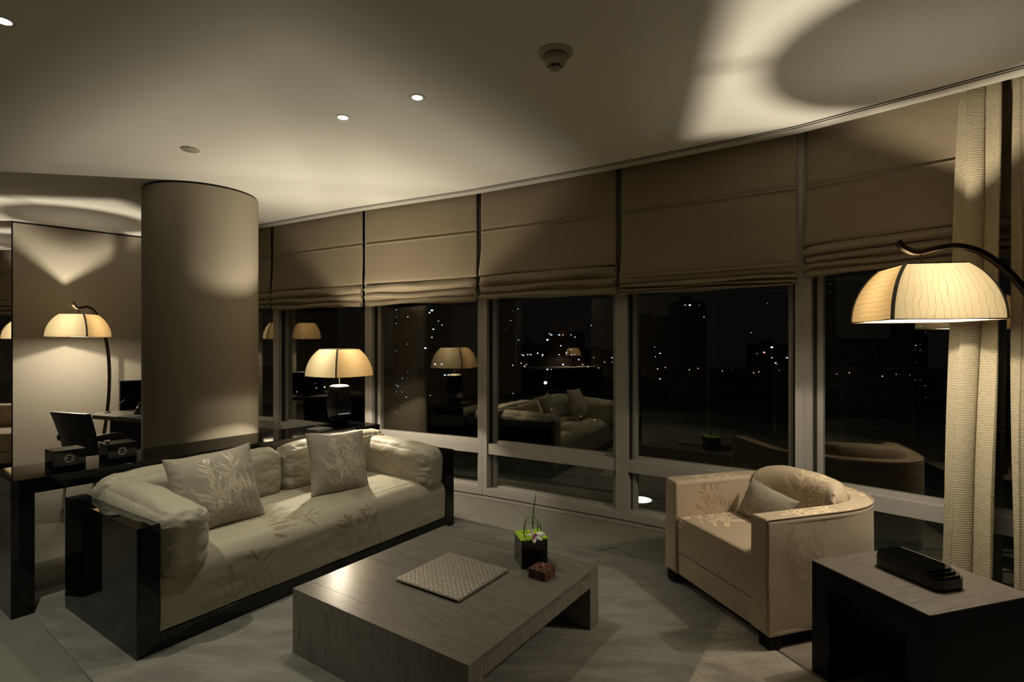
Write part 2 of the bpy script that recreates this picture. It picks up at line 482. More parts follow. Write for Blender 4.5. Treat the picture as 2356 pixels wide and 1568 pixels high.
# ------------------------------------------------------------------ building shell
FAC = [(-9.65, 8.50), (-8.25, 8.38), (-6.87, 8.07), (-5.51, 7.72), (-4.195, 7.24), (-2.912, 6.64), (-1.563, 5.849),
       (-.285, 5.188), (.907, 4.459), (2.004, 3.704), (2.985, 2.706), (3.80, 1.60)]
def offset_line(pts, d):
    """offset polyline inwards (room side) by d"""
    out = []
    n = len(pts)
    P2 = [Vector(p) for p in pts]
    for i in range(n):
        ns = []
        for a, b in ((i-1, i), (i, i+1)):
            if a < 0 or b >= n: continue
            t = (P2[b] - P2[a]).normalized(); ns.append(Vector((t.y, -t.x)))   # room side
        m_ = sum(ns, Vector((0, 0))) / len(ns)
        k = 1 / max(.5, m_.length ** 2)
        out.append(P2[i] - (-m_) * d * k if False else P2[i] + m_ * d * k)
    return out
# room-side normal check: facade runs left to right, room is at lower y -> (t.y,-t.x) has negative y
ROOM = [(3.80, -3.0), (-6.4, -3.0), (-6.4, 4.3), (-9.8, 4.3)]
def strip_mesh(d0, d1, z0, z1, z_is_flat=True):
    a, b = offset_line(FAC, d0), offset_line(FAC, d1)
    m = MB(); n = len(a)
    for i in range(n - 1):
        q = [a[i], a[i+1], b[i+1], b[i]]
        vs = [(p.x, p.y, z0) for p in q] + [(p.x, p.y, z1) for p in q]
        m.add(vs, [(0,1,2,3),(7,6,5,4),(0,4,5,1),(1,5,6,2),(2,6,7,3),(3,7,4,0)])
    return m
o = MB().prism([(p[0], p[1]) for p in FAC] + ROOM, -.2, 0).build('floor', M['carpet'], fixn=True)
tag(o, kind='structure')
seam = MB()
def flo(px, py, z=0.0):
    d = (CAM_H - z) * F_PX / (py - HOR); return ((px - 1178) / F_PX * d, d)
tri = [flo(1352, 1272), flo(1415, 1259), flo(1481, 1293), flo(1466, 1297)]
for a, b in zip(tri[:-1], tri[1:]):
    seam.tube([(a[0], a[1], .001), (b[0], b[1], .001)], .004, square=True, flat=.5)
seam.build('carpet_seam', M['rug_edge'], o)
# main ceiling with two slots
inner = offset_line(FAC, .265)
o = MB().prism([(p.x, p.y) for p in inner] + ROOM, ZC, ZC + .12).build('ceiling', M['plaster'], fixn=True)
tag(o, kind='structure')
tag(strip_mesh(.245, .229, ZC, ZC + .12).build('trim_1', M['ceil_metal'], fixn=True), kind='structure')
tag(strip_mesh(.212, .11, ZC, ZC + .35).build('trim_2', M['ceil_metal'], fixn=True), kind='structure')
tag(strip_mesh(.2649, .2451, ZC + .001, ZC + .02).build('slot_shade_1', M['black'], fixn=True), kind='structure')  # flush black strip painted in for the darkness inside the slot
tag(strip_mesh(.2289, .2121, ZC + .001, ZC + .02).build('slot_shade_2', M['black'], fixn=True), kind='structure')  # same black stand-in for the shade of the second slot
tag(strip_mesh(.20, -.30, ZC + .351, ZC + .37).build('ceiling_pocket', M['black'], fixn=True), kind='structure')

def wall(name, pts, m, z0=0, z1=ZC):
    return tag(MB().prism(pts, z0, z1).build(name, m, fixn=True), kind='structure')
wall('wall_right', [(3.80, -3.0), (3.92, -3.0), (3.92, 1.6), (3.80, 1.6)], M['screen_wood'])
wall('wall_back', [(-6.4, -3.12), (3.92, -3.12), (3.92, -3.0), (-6.4, -3.0)], M['screen_wood'])
wall('wall_left', [(-6.52, -3.12), (-6.4, -3.12), (-6.4, 4.3), (-6.52, 4.3)], M['cloth_wall'])
wall('wall_alcove', [(-9.92, 4.18), (-6.4, 4.18), (-6.4, 4.3), (-9.92, 4.3)], M['cloth_wall'])
wall('wall_far_left', [(-9.92, 4.3), (-9.8, 4.3), (-9.65, 8.5), (-9.77, 8.5)], M['cloth_wall'])
# free-standing cloth panel wall behind desk
d = Vector((.687, .727)); nn = Vector((-.727, .687)); a = Vector((-5.75, 6.20)); b = Vector((-4.66, 7.353))
wall('wall_partition', [a, b, b + nn * .14, a + nn * .14], M['cloth_wall'], 0, ZC - .022)
wall('panel_gap_shade', [a + d*.01, b, b + nn * .13, a + d*.01 + nn * .13], M['black'], ZC - .022, ZC)  # black strip stands for the shade in the gap above the panel
wall('trim_5', [a - d * .006, a, a + nn * .14, a - d * .006 + nn * .14], M['black'], 0, ZC)
# column
col_c = (-2.956, 5.14); col_r = .483
o = MB().lathe([(col_r, 0), (col_r, ZC - .018)], 128, (*col_c, 0)).build('column', M['cloth_column'])
tag(o, 'fat round column wrapped in beige cloth behind the sofa', 'column', kind='structure')
o2 = MB().lathe([(col_r - .012, ZC - .018), (col_r - .012, ZC)], 128, (*col_c, 0)).build('shadow_gap', M['black'], o)

# ------------------------------------------------------------------ windows
def seg_frame(i):
    p, q = Vector(FAC[i]), Vector(FAC[i+1]); t = (q - p); l = t.length; t.normalize()
    return p, q, t, l, math.atan2(t.y, t.x)
wn = 0
for i in range(1, len(FAC) - 1):
    p, q, t, l, ang = seg_frame(i); wn += 1
    W = link('window_%d' % wn, None, None, (p.x, p.y, 0), ang); W['kind'] = 'structure'
    # local: x along, +y outwards
    mul = MB()
    mul.box((-.0, 0, .10), (.05, .20, ZC + .3)); 
    mul.box((l - .05, 0, .10), (l + .0, .20, ZC + .3))
    mul.build('mullion', M['frame'], W, bevel=.002)
    g = MB(); g.box((.05, .045, .45), (.066, .13, ZC + .3)).box((l-.066, .045, .45), (l-.05, .13, ZC + .3))
    g.build('gasket', M['gasket'], W)
    f2 = MB().box((.066, .075, .10), (.10, .13, ZC+.3)).box((l-.10, .075, .10), (l-.066, .13, ZC+.3))
    f2.box((.10, .075, .535), (l-.10, .13, .56)).box((.10, .075, .10), (l-.10, .13, .125))
    f2.build('sash', M['frame'], W, bevel=.0015)
    rbox('rail', M['frame'], W, (.05, .012, .435), (l - .05, .13, .535), .002)
    MB().box((.05, .0, .10), (l - .05, .13, .112)).build('sill_top', M['frame'], W)
    rbox('sill', M['frame'], W, (.0015, -.005, .042), (l - .0015, .13, .10), .0015)
    rbox('plinth', M['frame'], W, (0, .004, 0), (l, .13, .036), .001)
    MB().box((.10, .098, .56), (l - .10, .106, ZC + .3)).build('upper_pane', M['glass'], W)
    MB().box((.10, .098, .125), (l - .10, .106, .435)).build('lower_pane', M['glass'], W)
MB().box((0, 0, 0), (.05, .2, ZC + .3)).build('trim_6', M['frame'], None, (3.80, 1.6, 0), R(-50))['kind'] = 'structure'

# ------------------------------------------------------------------ roman blinds
def blind(i, seams, zf, zb, nfold, label, gl=.026, gr=.026, tilt=0.0, top=ZC + .3, off=.055, seed=1):
    p, q, t, l, ang = seg_frame(i)
    off_in = -off
    root = thing('roman_blind', label, 'blind', (p.x, p.y, 0), ang, 'roman blinds along the glass wall')
    mx = 70
    x0, x1 = gl + .0, l - gr
    # upper flat cloth
    prof = []
    z = top
    while z > zf:
        prof.append((z, 0.0)); z -= .03
    prof.append((zf, 0.0))
    def yoff(z_, x_):
        y = 0
        for s_ in seams:
            y -= .014 * math.exp(-((z_ - s_) / .007) ** 2) - .006 * math.exp(-((z_ - s_ - .018) / .008) ** 2)
        # billow just above the fold line
        y -= .030 * math.exp(-((z_ - zf) / .16) ** 2) * (.75 + .25 * math.sin(x_ * 4 + seed))
        return y
    zs = sorted(set([round(a[0], 4) for a in prof] + [round(s_ + k * .004, 4) for s_ in seams for k in range(-6, 7)]), reverse=True)
    m_ = MB()
    def fn(a, b):
        x = x0 + (x1 - x0) * a / mx; z_ = zs[b]
        k = max(0, 1 - (z_ - zf) / .45)
        e = min(a, mx - a) / mx
        pull = (.012 * k * k) * (1 if a < mx / 2 else -1) * math.exp(-e * 12)
        zz = z_ + tilt * (x - x0) / (x1 - x0) * max(0, min(1, (2.6 - z_) / .4))
        return (x - pull, off_in + yoff(z_, x) + .004 * nz((x, z_, seed), 3) , zz + .004 * nz((x, seed, 0), 4) * k)
    m_.grid(mx + 1, len(zs), fn)
    m_.build('fabric', M['blind'], root).modifiers.new('t', 'SOLIDIFY').thickness = .002
    # stacked folds
    fb = MB(); hgt = zf - zb
    npf = 14
    pts = []
    for k in range(nfold):
        za = zf - hgt * (k / nfold) ** .8; zb_ = zf - hgt * ((k + 1) / nfold) ** .8
        amp = .050 - .006 * k
        for j in range(npf):
            tt = j / npf
            pts.append((za + (zb_ - za) * tt - .012 * math.sin(tt * PI) , -.012 - amp * math.sin(PI * min(1, tt * 1.02)) ** .7, k))
    pts.append((zb, -.012, nfold)); pts.append((zb, .012, nfold)); pts.append((zf + .01, .012, nfold))
    def fn2(a, b):
        x = x0 + (x1 - x0) * a / mx; z_, y_, k = pts[b]
        e = min(a, mx - a) / mx
        crush = math.exp(-e * 22)
        sag = .007 * math.sin(x * 5 + k * 1.9 + seed) + .012 * nz((x * 1.5, k * 3.3 + seed, 0), 1.3)
        y2 = y_ * (1 - .45 * crush) + .006 * nz((x, z_ * 3, seed), 5)
        zz = z_ + sag * (0 if b < 2 else 1) + crush * .02 * nz((x * 9, z_ * 9, seed), 2)
        xx = x + (crush * .012 * (1 if a < mx/2 else -1) * math.sin(z_ * 60 + seed))
        zz += tilt * (x - x0) / (x1 - x0)
        return (xx, off_in + y2, zz)
    fb.grid(mx + 1, len(pts), fn2, closed_v=True)
    for a in (0, mx): fb.add([fn2(a, b) for b in range(len(pts))], [tuple(range(len(pts)))])
    fb.build('folded_hem', M['blind'], root, fixn=True)
    for sx in (x0 + .05, x1 - .05):
        MB().tube([(sx, off_in + .03, top), (sx, off_in + .03, zb + .02)], .0016, 6).build('cord', M['gasket'], root)
    return root
seam1 = 2.555
blind(1, [seam1], 2.15, 1.93, 3, 'far blind in the strip left of the cloth partition', seed=2)
blind(2, [seam1], 2.15, 1.93, 3, 'far blind beyond the cloth partition, next one right', seed=3)
blind(3, [seam1], 2.12, 1.93, 3, 'blind hidden behind the cloth partition', seed=9)
blind(4, [seam1], 2.12, 1.92, 3, 'blind behind the round column', seed=4)
blind(5, [seam1], 2.13, 1.90, 3, 'brown roman blind just right of the column, over the table lamp', seed=5.3)
blind(6, [seam1], 2.13, 1.90, 3, 'brown roman blind, second right of the column, three folds at its hem', seed=6.1)
blind(7, [seam1], 2.14, 1.91, 3, 'brown roman blind, third right of the column, above the reflected sofa', seed=7.7)
blind(8, [seam1, 2.03], 1.98, 1.90, 3, 'widest looking brown blind hanging flat with thin hem, left of the wide mullion', gr=.034, seed=8.2)
blind(9, [seam1], 2.16, 1.95, 4, 'brown blind behind the arc lamp with a crooked slanting hem', gl=.02, tilt=.04, off=.015, seed=3.9)
blind(10, [seam1], 2.13, 1.92, 3, 'last blind behind the curtains at the right edge', off=.015, seed=1.2)

# ------------------------------------------------------------------ curtains
def curtain(label, s0, s1, lean_top, lean_bot, folds, seed, off=.22, amp=.05, z1=ZC + .30):
    p, q, t, l, ang = seg_frame(9)
    root = thing('curtain', label, 'curtain', (p.x, p.y, 0), ang, 'curtains at the right edge')
    m_ = MB(); nu, nv = 170, 110
    def fn(a, b):
        u = a / (nu - 1); zz = .012 + (z1 - .012) * b / (nv - 1)
        h = zz / z1
        off_ = .075 + (off - .075) * (1 - min(1, zz / ZC)) ** .6
        sl = (lean_top * (1 - u) + lean_bot * u) * (1 - h) ** 1.3
        s_ = s0 + (s1 - s0) * u + sl
        ph = u * folds * 2 * PI + seed + .35 * math.sin(h * 3 + seed)
        am = amp * (.42 + .75 * (1 - min(1, zz / ZC)) ** .6) * (.85 + .2 * math.sin(u * 9 + seed))
        y = -off_ + am * math.sin(ph) + .012 * nz((u * 4, zz * 1.2, seed), 1.2)
        s_ += .02 * math.sin(2 * ph + 1) + .012 * nz((zz * 1.1, u * 3, seed), 1)
        return (s_, y, zz)
    m_.grid(nu, nv, fn)
    o_ = m_.build('drape', M['curtain'], root)
    o_.modifiers.new('t', 'SOLIDIFY').thickness = .004
    return root
curtain('pale ribbed curtain, left one, hanging in front of the glass beside the arc lamp', .845, 1.01, -.08, -.02, 1.3, 2.6, off=.25, amp=.045)
curtain('pale ribbed curtain, right one, cut by the right edge of the photo', 1.055, 1.42, .0, .0, 2.2, 3.0, off=.22)

# ------------------------------------------------------------------ ceiling fittings
def ceil_pt(px, py): 
    d_ = (ZC - CAM_H) * F_PX / (HOR - py); return ((px - 1178) / F_PX * d_, d_, ZC)
def downlight(loc, label, power, size=75):
    r_ = thing('downlight', label, 'light', loc, 0, 'recessed downlights')
    MB().lathe([(.030, -.002), (.043, -.003), (.046, -.0005), (.046, 0)], 32).build('ring', M['ceil_metal'], r_)
    MB().lathe([(.0, -.0022), (.030, -.0022), (.030, -.001), (.0, -.001)], 32, caps=False).build('lens', M['down_lens'], r_)
    ld = bpy.data.lights.new('beam', 'SPOT'); ld.energy = power; ld.spot_size = R(size); ld.spot_blend = .55; ld.color = SPOT_C; ld.shadow_soft_size = .03
    lo = link('beam', ld, r_, (0, 0, -.02))
    return r_
downlight(ceil_pt(7, 48), 'small bright downlight cut by the left edge of the ceiling', 105, 80)
downlight(ceil_pt(789, 270), 'small bright downlight in mid ceiling, the left one of the close pair', 42, 75)
downlight(ceil_pt(960, 224), 'small bright downlight in mid ceiling, the right one of the close pair', 42, 75)
for x_, y_, pw, lb in ((-1.9, .6, 7, 'overhead, left of the camera'), (.9, -.6, 10, 'just behind the camera'), (-4.6, 1.5, 15, 'over the far left floor by the bar'), (2.4, -.9, 10, 'behind the camera at the right')):  # unseen downlights added to fill the room with light
    downlight((x_, y_, ZC), 'added unseen downlight %s' % lb, pw, 85)
# smoke detector
r_ = thing('smoke_detector', 'round off-white smoke detector hanging from the ceiling', 'smoke detector', ceil_pt(1277, 122))
MB().lathe([(.088, 0), (.088, -.004), (.080, -.010), (.058, -.014)], 64).build('base_plate', M['white_plastic'], r_)
MB().lathe([(.050, -.014), (.050, -.022)], 48).build('gap', M['slot'], r_)
MB().lathe([(.056, -.020), (.057, -.046), (.050, -.055), (.034, -.062)], 64).build('body', M['white_plastic'], r_)
ss = MB().lathe([(.026, -.060), (.026, -.072)], 40).build('sensor_slots', M['slot'], r_)
vn = MB()
for k in range(8):
    a_ = k * PI / 4; rot = Matrix.Rotation(a_, 3, 'Z')
    vn.box((.022, -.003, -.074), (.036, .003, -.058), rot)
vn.build('vanes', M['white_plastic'], ss)
MB().lathe([(.0, -.084), (.022, -.083), (.028, -.077), (.027, -.072), (0, -.072)], 40, caps=False).build('cap', M['white_plastic'], r_)
# blank disc
r_ = thing('ceiling_disc', 'plain round cover plate on the ceiling left of the column top', 'cover plate', ceil_pt(438, 343))
MB().lathe([(.060, 0), (.060, -.006), (.056, -.009)], 48).build('plate', M['white_plastic'], r_)

# ------------------------------------------------------------------ rugs
u56 = Vector((.5695, .822)); 
def rug(name, label, pts, z0, z1, m_):
    o_ = MB().prism(pts, z0, z1).build(name, m_, fixn=True, bevel=.004)
    return tag(o_, label, 'rug')
A_ = Vector((-2.61, 2.945)); dirF = Vector((.80, -.60)); far_c = Vector((-1.19, 4.95))
rug('area_rug', 'big taupe silk rug under the sofa and coffee table',
    [A_, A_ + dirF * 4.6, Vector((2.1, 1.3)), Vector((1.9, 3.0)), Vector((1.08, 3.60)), Vector((.62, 3.845)), far_c + Vector((.02, .02))], .0005, .012, M['rug'])
rug('area_rug', 'pale beige silk rug corner in front of the side table, laid over the big rug',
    [Vector((1.36, 3.25)), Vector((.10, 1.32)), Vector((1.9, 1.32)), Vector((1.34, 2.40)), Vector((1.27, 2.60)), Vector((1.55, 3.1))], .0125, .019, M['rug_light'])
rug('area_rug', 'small brown rug corner showing between armchair foot and side table',
    [Vector((1.29, 2.60)), Vector((1.36, 2.41)), Vector((1.62, 1.92)), Vector((2.0, 2.3)), Vector((1.7, 2.9)), Vector((1.50, 2.93))], .0125, .0165, M['rug_brown'])

# ------------------------------------------------------------------ sofa
SA, SANG = (-1.757, 2.52, .012), R(56)
sofa = thing('sofa', 'long cream three-seat sofa boxed in a black lacquer frame', 'sofa', SA, SANG)
SL, SD = 2.29, .925
rbox('arm_panel', M['lacquer'], sofa, (0, 0, 0), (.10, SD, .618), .003)
rbox('arm_panel', M['lacquer'], sofa, (SL - .10, 0, 0), (SL, SD, .618), .003)
rbox('base_panel', M['lacquer'], sofa, (.10, 0, 0), (SL - .10, SD, .085), .003)
rbox('back_panel', M['lacquer'], sofa, (.10, SD - .045, .085), (SL - .10, SD, .56), .003)
# seat: swept profile, 2-D coords (x, s) carry the motif
rs = .105
prof = []   # (y,z,s)
zt, yb, yf, zbm = .405, .875, .012, .088
s_ = 0
n_ = 150
for k in range(n_ + 1):
    y = yb - (yb - yf - rs) * k / n_; prof.append((y, zt, yb - y))
s0_ = yb - yf - rs
for k in range(1, 25):
    a_ = k / 24 * PI / 2; prof.append((yf + rs - rs * math.sin(a_), zt - rs + rs * math.cos(a_), s0_ + rs * a_))
s1_ = s0_ + rs * PI / 2
for k in range(1, 40):
    z = zt - rs - (zt - rs - zbm) * k / 39; prof.append((yf, z, s1_ + (zt - rs - z)))
nx = 360
def seatf(i, j):
    x = .103 + (SL - .206) * i / nx; y, z, s__ = prof[j]
    e = min(i, nx - i) / nx * (SL - .2)
    edge = math.exp(-e * 30)
    cy = .018 * math.sin(PI * min(1, max(0, (yb - y) / .85))) if z >= zt - 1e-4 else 0
    dx = .004 * nz((x, s__, 0), 5) + .003 * nz((x * .3, s__, 2), 16)
    return (x, y - dx * 1.0 - (.006 * math.sin(PI * max(0, min(1, (zt - z) / .33))) if z < zt else 0), z + cy - .012 * edge * (1 if z > .3 else 0) + dx)
sm = MB(); sm.grid(nx + 1, len(prof), seatf)
for i in (0, nx): sm.add([seatf(i, j) for j in range(len(prof))] + [(seatf(i, 0)[0], yb, zbm)], [tuple(range(len(prof) + 1))])
XX = np.array([.103 + (SL - .206) * i / nx for i in range(nx + 1) for j in range(len(prof))]); YY = np.array([-prof[j][2] for i in range(nx + 1) for j in range(len(prof))])
pl = [(.72, -.60, .36, -105, 3, 0), (1.42, -.52, .30, -110, 5, 0), (1.30, -1.22, .38, 0, 8, 1), (.52, -1.25, .34, 0, 11, 1), (1.98, -.75, .2, 60, 7, 1)]
mo, fa = motif_sdf(XX, YY, pl); fa = fa * np.where(YY < -.95, .55, .85)
ex = 2 * (len(prof) + 1)
sm.build('seat_cushion', M['sofa_seat'], sofa, attr={'motif': np.concatenate([mo, np.zeros(ex)]), 'motif_fade': np.concatenate([fa, np.zeros(ex)])})
def wr(seed, ax=0, k1=.010, k2=.016):
    def f(q, p):
        e = max(0, abs(p[ax]) - .62) / .38
        w1 = nz(q, 7, seed) * k1
        qq = [q[0] * 6, q[1] * 6, q[2] * 6]; qq[ax] *= .35
        w2 = nz((qq[0], qq[1], qq[2]), 3.0, seed + 5) * k2 * e
        w3 = (abs(nz((q[0] * 9, q[1] * 5, q[2] * 14), 1.6, seed + 9)) ** .7) * k2 * .7 * (.25 + e)
        v_ = Vector((q[0] * (0 if ax == 0 else 1), q[1] * (0 if ax == 1 else 1), q[2]))
        if v_.length > 1e-6: v_.normalize()
        return v_ * (w1 + w2 - w3)
    return f
def sofa_cushion(name, c, h, r_, seed, ax, bulge, tilt=(0, 0, 0), n_=(60, 40, 30)):
    m_ = cushion(h, r_, n_, bulge, wr(seed, ax))
    o_ = m_.build(name, M['sofa_soft'], sofa, weld=.0004)
    o_.location = c; o_.rotation_euler = tilt
    for p_ in o_.data.polygons: p_.use_smooth = True
    return o_
sofa_cushion('arm_bolster', (.215, .385, .505), (.118, .425, .178), .085, 1.3, 1, (.015, 0, .02), (R(2.5), R(0), R(0)), (36, 100, 50))
sofa_cushion('arm_bolster', (SL - .215, .40, .505), (.118, .41, .172), .085, 4.1, 1, (.015, 0, .02), (R(2), 0, 0), (36, 100, 50))
sofa_cushion('back_bolster', (SL / 2 - .5, .765, .555), (.56, .10, .175), .085, 7.7, 0, (0, .02, .02), (R(-3), 0, 0), (110, 30, 44))
sofa_cushion('back_bolster', (SL / 2 + .56, .765, .555), (.50, .10, .180), .085, 9.1, 0, (0, .02, .02), (R(-3), 0, 0), (110, 30, 44))

# throw pillows
def pillow(label, wd, ht, th, loc, rot, pls, mt='pillow', seed=1, n_=190, fadek=1.0, grp='bamboo patterned pillows on the sofa', name='throw_pillow', thick_p=2.4):
    root = thing(name, label, 'pillow', (0, 0, 0), 0, grp)
    root.matrix_world = Matrix.Translation(loc) @ rot
    m_ = MB()
    def f(sgn):
        def fn(i, j):
            a_ = -1 + 2 * i / (n_ - 1); b_ = -1 + 2 * j / (n_ - 1)
            pin = 1 - .07 * (1 - a_ * a_) * abs(b_) ** 3
            pin2 = 1 - .07 * (1 - b_ * b_) * abs(a_) ** 3
            x = a_ * wd / 2 * pin2; z = b_ * ht / 2 * pin
            t_ = ((1 - abs(a_) ** thick_p) * (1 - abs(b_) ** thick_p)) ** .62
            e = max(abs(a_), abs(b_))
            wrk = .006 * nz((x, z, seed), 9, seed) + .010 * max(0, e - .6) * nz((x * 3, z * 3, seed), 12, seed)
            y = sgn * (th / 2 * t_ + .0035) + wrk * (1 if t_ > .02 else .3)
            return (x, y, z + .008 * nz((x * 2, z * .5, seed), 3, seed) * e)
        return fn
    m_.grid(n_, n_, f(-1)); k0 = len(m_.f)
    m_.grid(n_, n_, f(1)); m_.f[k0:] = [tuple(reversed(q)) for q in m_.f[k0:]]
    # piped edge
    idx = [(i, 0) for i in range(n_)] + [(n_ - 1, j) for j in range(1, n_)] + [(i, n_ - 1) for i in range(n_ - 2, -1, -1)] + [(0, j) for j in range(n_ - 2, 0, -1)]
    N2 = n_ * n_
    for k in range(len(idx)):
        a_ = idx[k][0] * n_ + idx[k][1]; b_ = idx[(k + 1) % len(idx)]; b_ = b_[0] * n_ + b_[1]
        m_.f.append((a_, b_, b_ + N2, a_ + N2)); m_.sm.append(True); m_.mi.append(0)
    g = np.array([(-1 + 2 * i / (n_ - 1), -1 + 2 * j / (n_ - 1)) for i in range(n_) for j in range(n_)])
    mo, fa = motif_sdf(g[:, 0] * wd / 2, g[:, 1] * ht / 2, pls)
    mo2 = np.concatenate([mo, np.zeros(N2)]); fa2 = np.concatenate([fa * fadek, np.zeros(N2)])
    cov = m_.build('cover', M[mt], root, attr={'motif': mo2, 'motif_fade': fa2}, fixn=True, angle=80)
    edge = []
    fa_, fb_ = f(-1), f(1)
    for i, j in idx + [idx[0]]: 
        a_, b_ = Vector(fa_(i, j)), Vector(fb_(i, j)); edge.append((a_ + b_) / 2)
    MB().tube(edge[::3], .0032, 6, up=(0, 1, 0)).build('piping', M[mt], cov)
    return root
def on_sofa(x, y, z): 
    c_, s__ = math.cos(SANG), math.sin(SANG); return Vector((SA[0] + x * c_ - y * s__, SA[1] + x * s__ + y * c_, SA[2] + z))
RZ = lambda a: Matrix.Rotation(a, 4, 'Z'); RX = lambda a: Matrix.Rotation(a, 4, 'X'); RY = lambda a: Matrix.Rotation(a, 4, 'Y')
pillow('large cream bamboo pillow leaning at the left end of the sofa', .50, .455, .15, on_sofa(.560, .375, .625), RZ(SANG - R(3)) @ RX(R(-19)) @ RY(R(-3)), [(.02, -.10, .30, 2, 21, 0), (.0, -.22, .26, 0, 4, 1)], seed=2.2)
pillow('cream bamboo pillow leaning right of centre on the sofa, its corner turned down', .46, .45, .15, on_sofa(1.455, .40, .615), RZ(SANG - R(8)) @ RX(R(-19)) @ RY(R(4)), [(.02, -.10, .29, 2, 21, 0), (.02, -.21, .24, 0, 6, 1)], seed=5.5)

# ------------------------------------------------------------------ lacquer console behind the sofa
CO, CANG = (-2.715, 2.915, 0), R(54.2)
con = thing('console_table', 'long high-gloss black console table running behind the sofa', 'console table', CO, CANG)
CL, CD, CH = 2.55, .46, .75
rbox('tabletop', M['lacquer'], con, (0, 0, CH - .085), (CL, CD, CH), .002)
rbox('leg_panel', M['lacquer'], con, (0, 0, 0), (.10, CD, CH - .0855), .002)
rbox('leg_panel', M['lacquer'], con, (CL - .10, 0, 0), (CL, CD, CH - .0855), .002)
def on_con(x, y, z=CH):
    c_, s__ = math.cos(CANG), math.sin(CANG); return (CO[0] + x * c_ - y * s__, CO[1] + x * s__ + y * c_, z)
def speaker_box(label, x):
    r_ = thing('speaker', label, 'speaker', on_con(x, .12, CH + .0008), CANG, 'black cube speakers on the console')
    rbox('cabinet', M['lacquer'], r_, (0, 0, 0), (.16, .15, .112), .002)
    rot = Matrix.Rotation(PI / 2, 3, 'X')
    def ring(pr, name, m_):
        b_ = MB().lathe(pr, 40, caps=False); b_.v = [tuple(rot @ Vector(v_) + Vector((.078, 0, .062))) for v_ in b_.v]; return b_.build(name, m_, r_)
    ring([(.018, 0.0), (.018, .003), (.023, .003), (.023, 0)], 'driver_ring', M['silver'])
    ring([(0, .001), (.0178, .001)], 'driver_cone', M['phone'])
    b_ = MB()
    for k in range(5):
        a_ = k * 2 * PI / 5; b_.tube([(.078 + .006 * math.cos(a_), -.003, .062 + .006 * math.sin(a_)), (.078 + .018 * math.cos(a_ + .6), -.003, .062 + .018 * math.sin(a_ + .6))], .0016, 6)
    b_.build('grille', M['silver'], r_)
speaker_box('black cube speaker on the console, the one nearer the left edge', .206)
speaker_box('black cube speaker on the console, the one beside the column', .476)

# ------------------------------------------------------------------ shaded lamps
HS, HT, SHH = .22, .1275, .258
def hprof(t_): return HS * math.sqrt(1 - (t_ / 1.2275) ** 2)
def shade_parts(root, z0, s_=1.0, par=0, power=LAMP_W, disc=True, bdrop=.157, diff=True, low=0):
    nh, nw = 16, 16
    for k in range(4):
        rot = Matrix.Rotation(k * PI / 2, 3, 'Z')
        m_ = MB()
        def fn(i, j, off=0):
            t_ = j / nh; h_ = (hprof(t_) - off) * s_; w_ = -1 + 2 * i / nw
            bow = 1 + .03 * (1 - w_ * w_) * (1 - t_)
            return tuple(rot @ Vector((h_ * bow, w_ * h_, z0 + t_ * SHH * s_)))
        m_.grid(nw + 1, nh + 1, fn)
        o_ = m_.build('shade_panel', M['shade' if (k + par) % 2 == 1 else 'shade_cross'], root)
        uvl = o_.data.uv_layers.new(name='UVMap')
        vi = [l.vertex_index for l in o_.data.loops]
        for li, v_ in enumerate(vi):
            i_, j_ = divmod(v_, nh + 1); uvl.data[li].uv = (i_ / nw, .6 * j_ / nh)
        # rib on the corner
        path = [rot @ Vector((hprof(j / nh) * s_ * 1.004, hprof(j / nh) * s_ * 1.004, z0 + j / nh * SHH * s_)) for j in range(nh + 1)]
        MB().tube(path, .0075 * s_, square=True, flat=.35, up=rot @ Vector((1, 1, 0))).build('shade_rib', M['rib'], o_)
    for z_, h_, nm_ in ((z0, HS * s_, 'bottom_rim'), (z0 + SHH * s_, HT * s_, 'top_rim')):
        c_ = [(h_, h_, z_), (-h_, h_, z_), (-h_, -h_, z_), (h_, -h_, z_), (h_, h_, z_)]
        rim = MB()
        for a_, b_ in zip(c_[:-1], c_[1:]): rim.tube([a_, b_], .0024, square=True)
        rim.build(nm_, M['bronze'], root)
    if disc: MB().lathe([(0, 0), (.087 * s_, 0), (.087 * s_, .003), (0, .003)], 48, (0, 0, z0 + SHH * s_ - .012), caps=False).build('light_disc', M['opal'], root)
    if diff:
        h_ = HS * s_ - .004; MB().box((-h_, -h_, z0 + .002), (h_, h_, z0 + .005)).build('diffuser', M['diffuser'], root)
    zb_ = z0 + (SHH - bdrop) * s_
    MB().lathe([(.001, -.034), (.018, -.028), (.028, -.008), (.028, .006), (.018, .024), (.001, .030)], 24, (0, 0, zb_), caps=False).build('bulb', M['bulb'], root)
    ld = bpy.data.lights.new('bulb_light', 'POINT'); ld.energy = power; ld.color = LAMP_C; ld.shadow_soft_size = .014
    link('bulb_light', ld, root, (0, 0, zb_))
    if low:
        MB().lathe([(.001, -.030), (.016, -.024), (.022, -.006), (.016, .020), (.001, .026)], 24, (0, 0, z0 + (SHH - .19) * s_), caps=False).build('bulb', M['bulb'], root)
        l2 = bpy.data.lights.new('bulb_light', 'POINT'); l2.energy = low; l2.color = LAMP_C; l2.shadow_soft_size = .022
        link('bulb_light', l2, root, (0, 0, z0 + (SHH - .19) * s_))
    # spider arms joining disc and shade
    sp = MB()
    for a_ in ((0, PI / 2) if disc else (PI / 4, 3 * PI / 4)): 
        sp.tube([Vector((math.cos(a_) * HT * s_, math.sin(a_) * HT * s_, z0 + SHH * s_ - .006)), Vector((-math.cos(a_) * HT * s_, -math.sin(a_) * HT * s_, z0 + SHH * s_ - .006))], .003 if disc else .0012, 6)
    sp.build('shade_holder', M['bronze'], root)
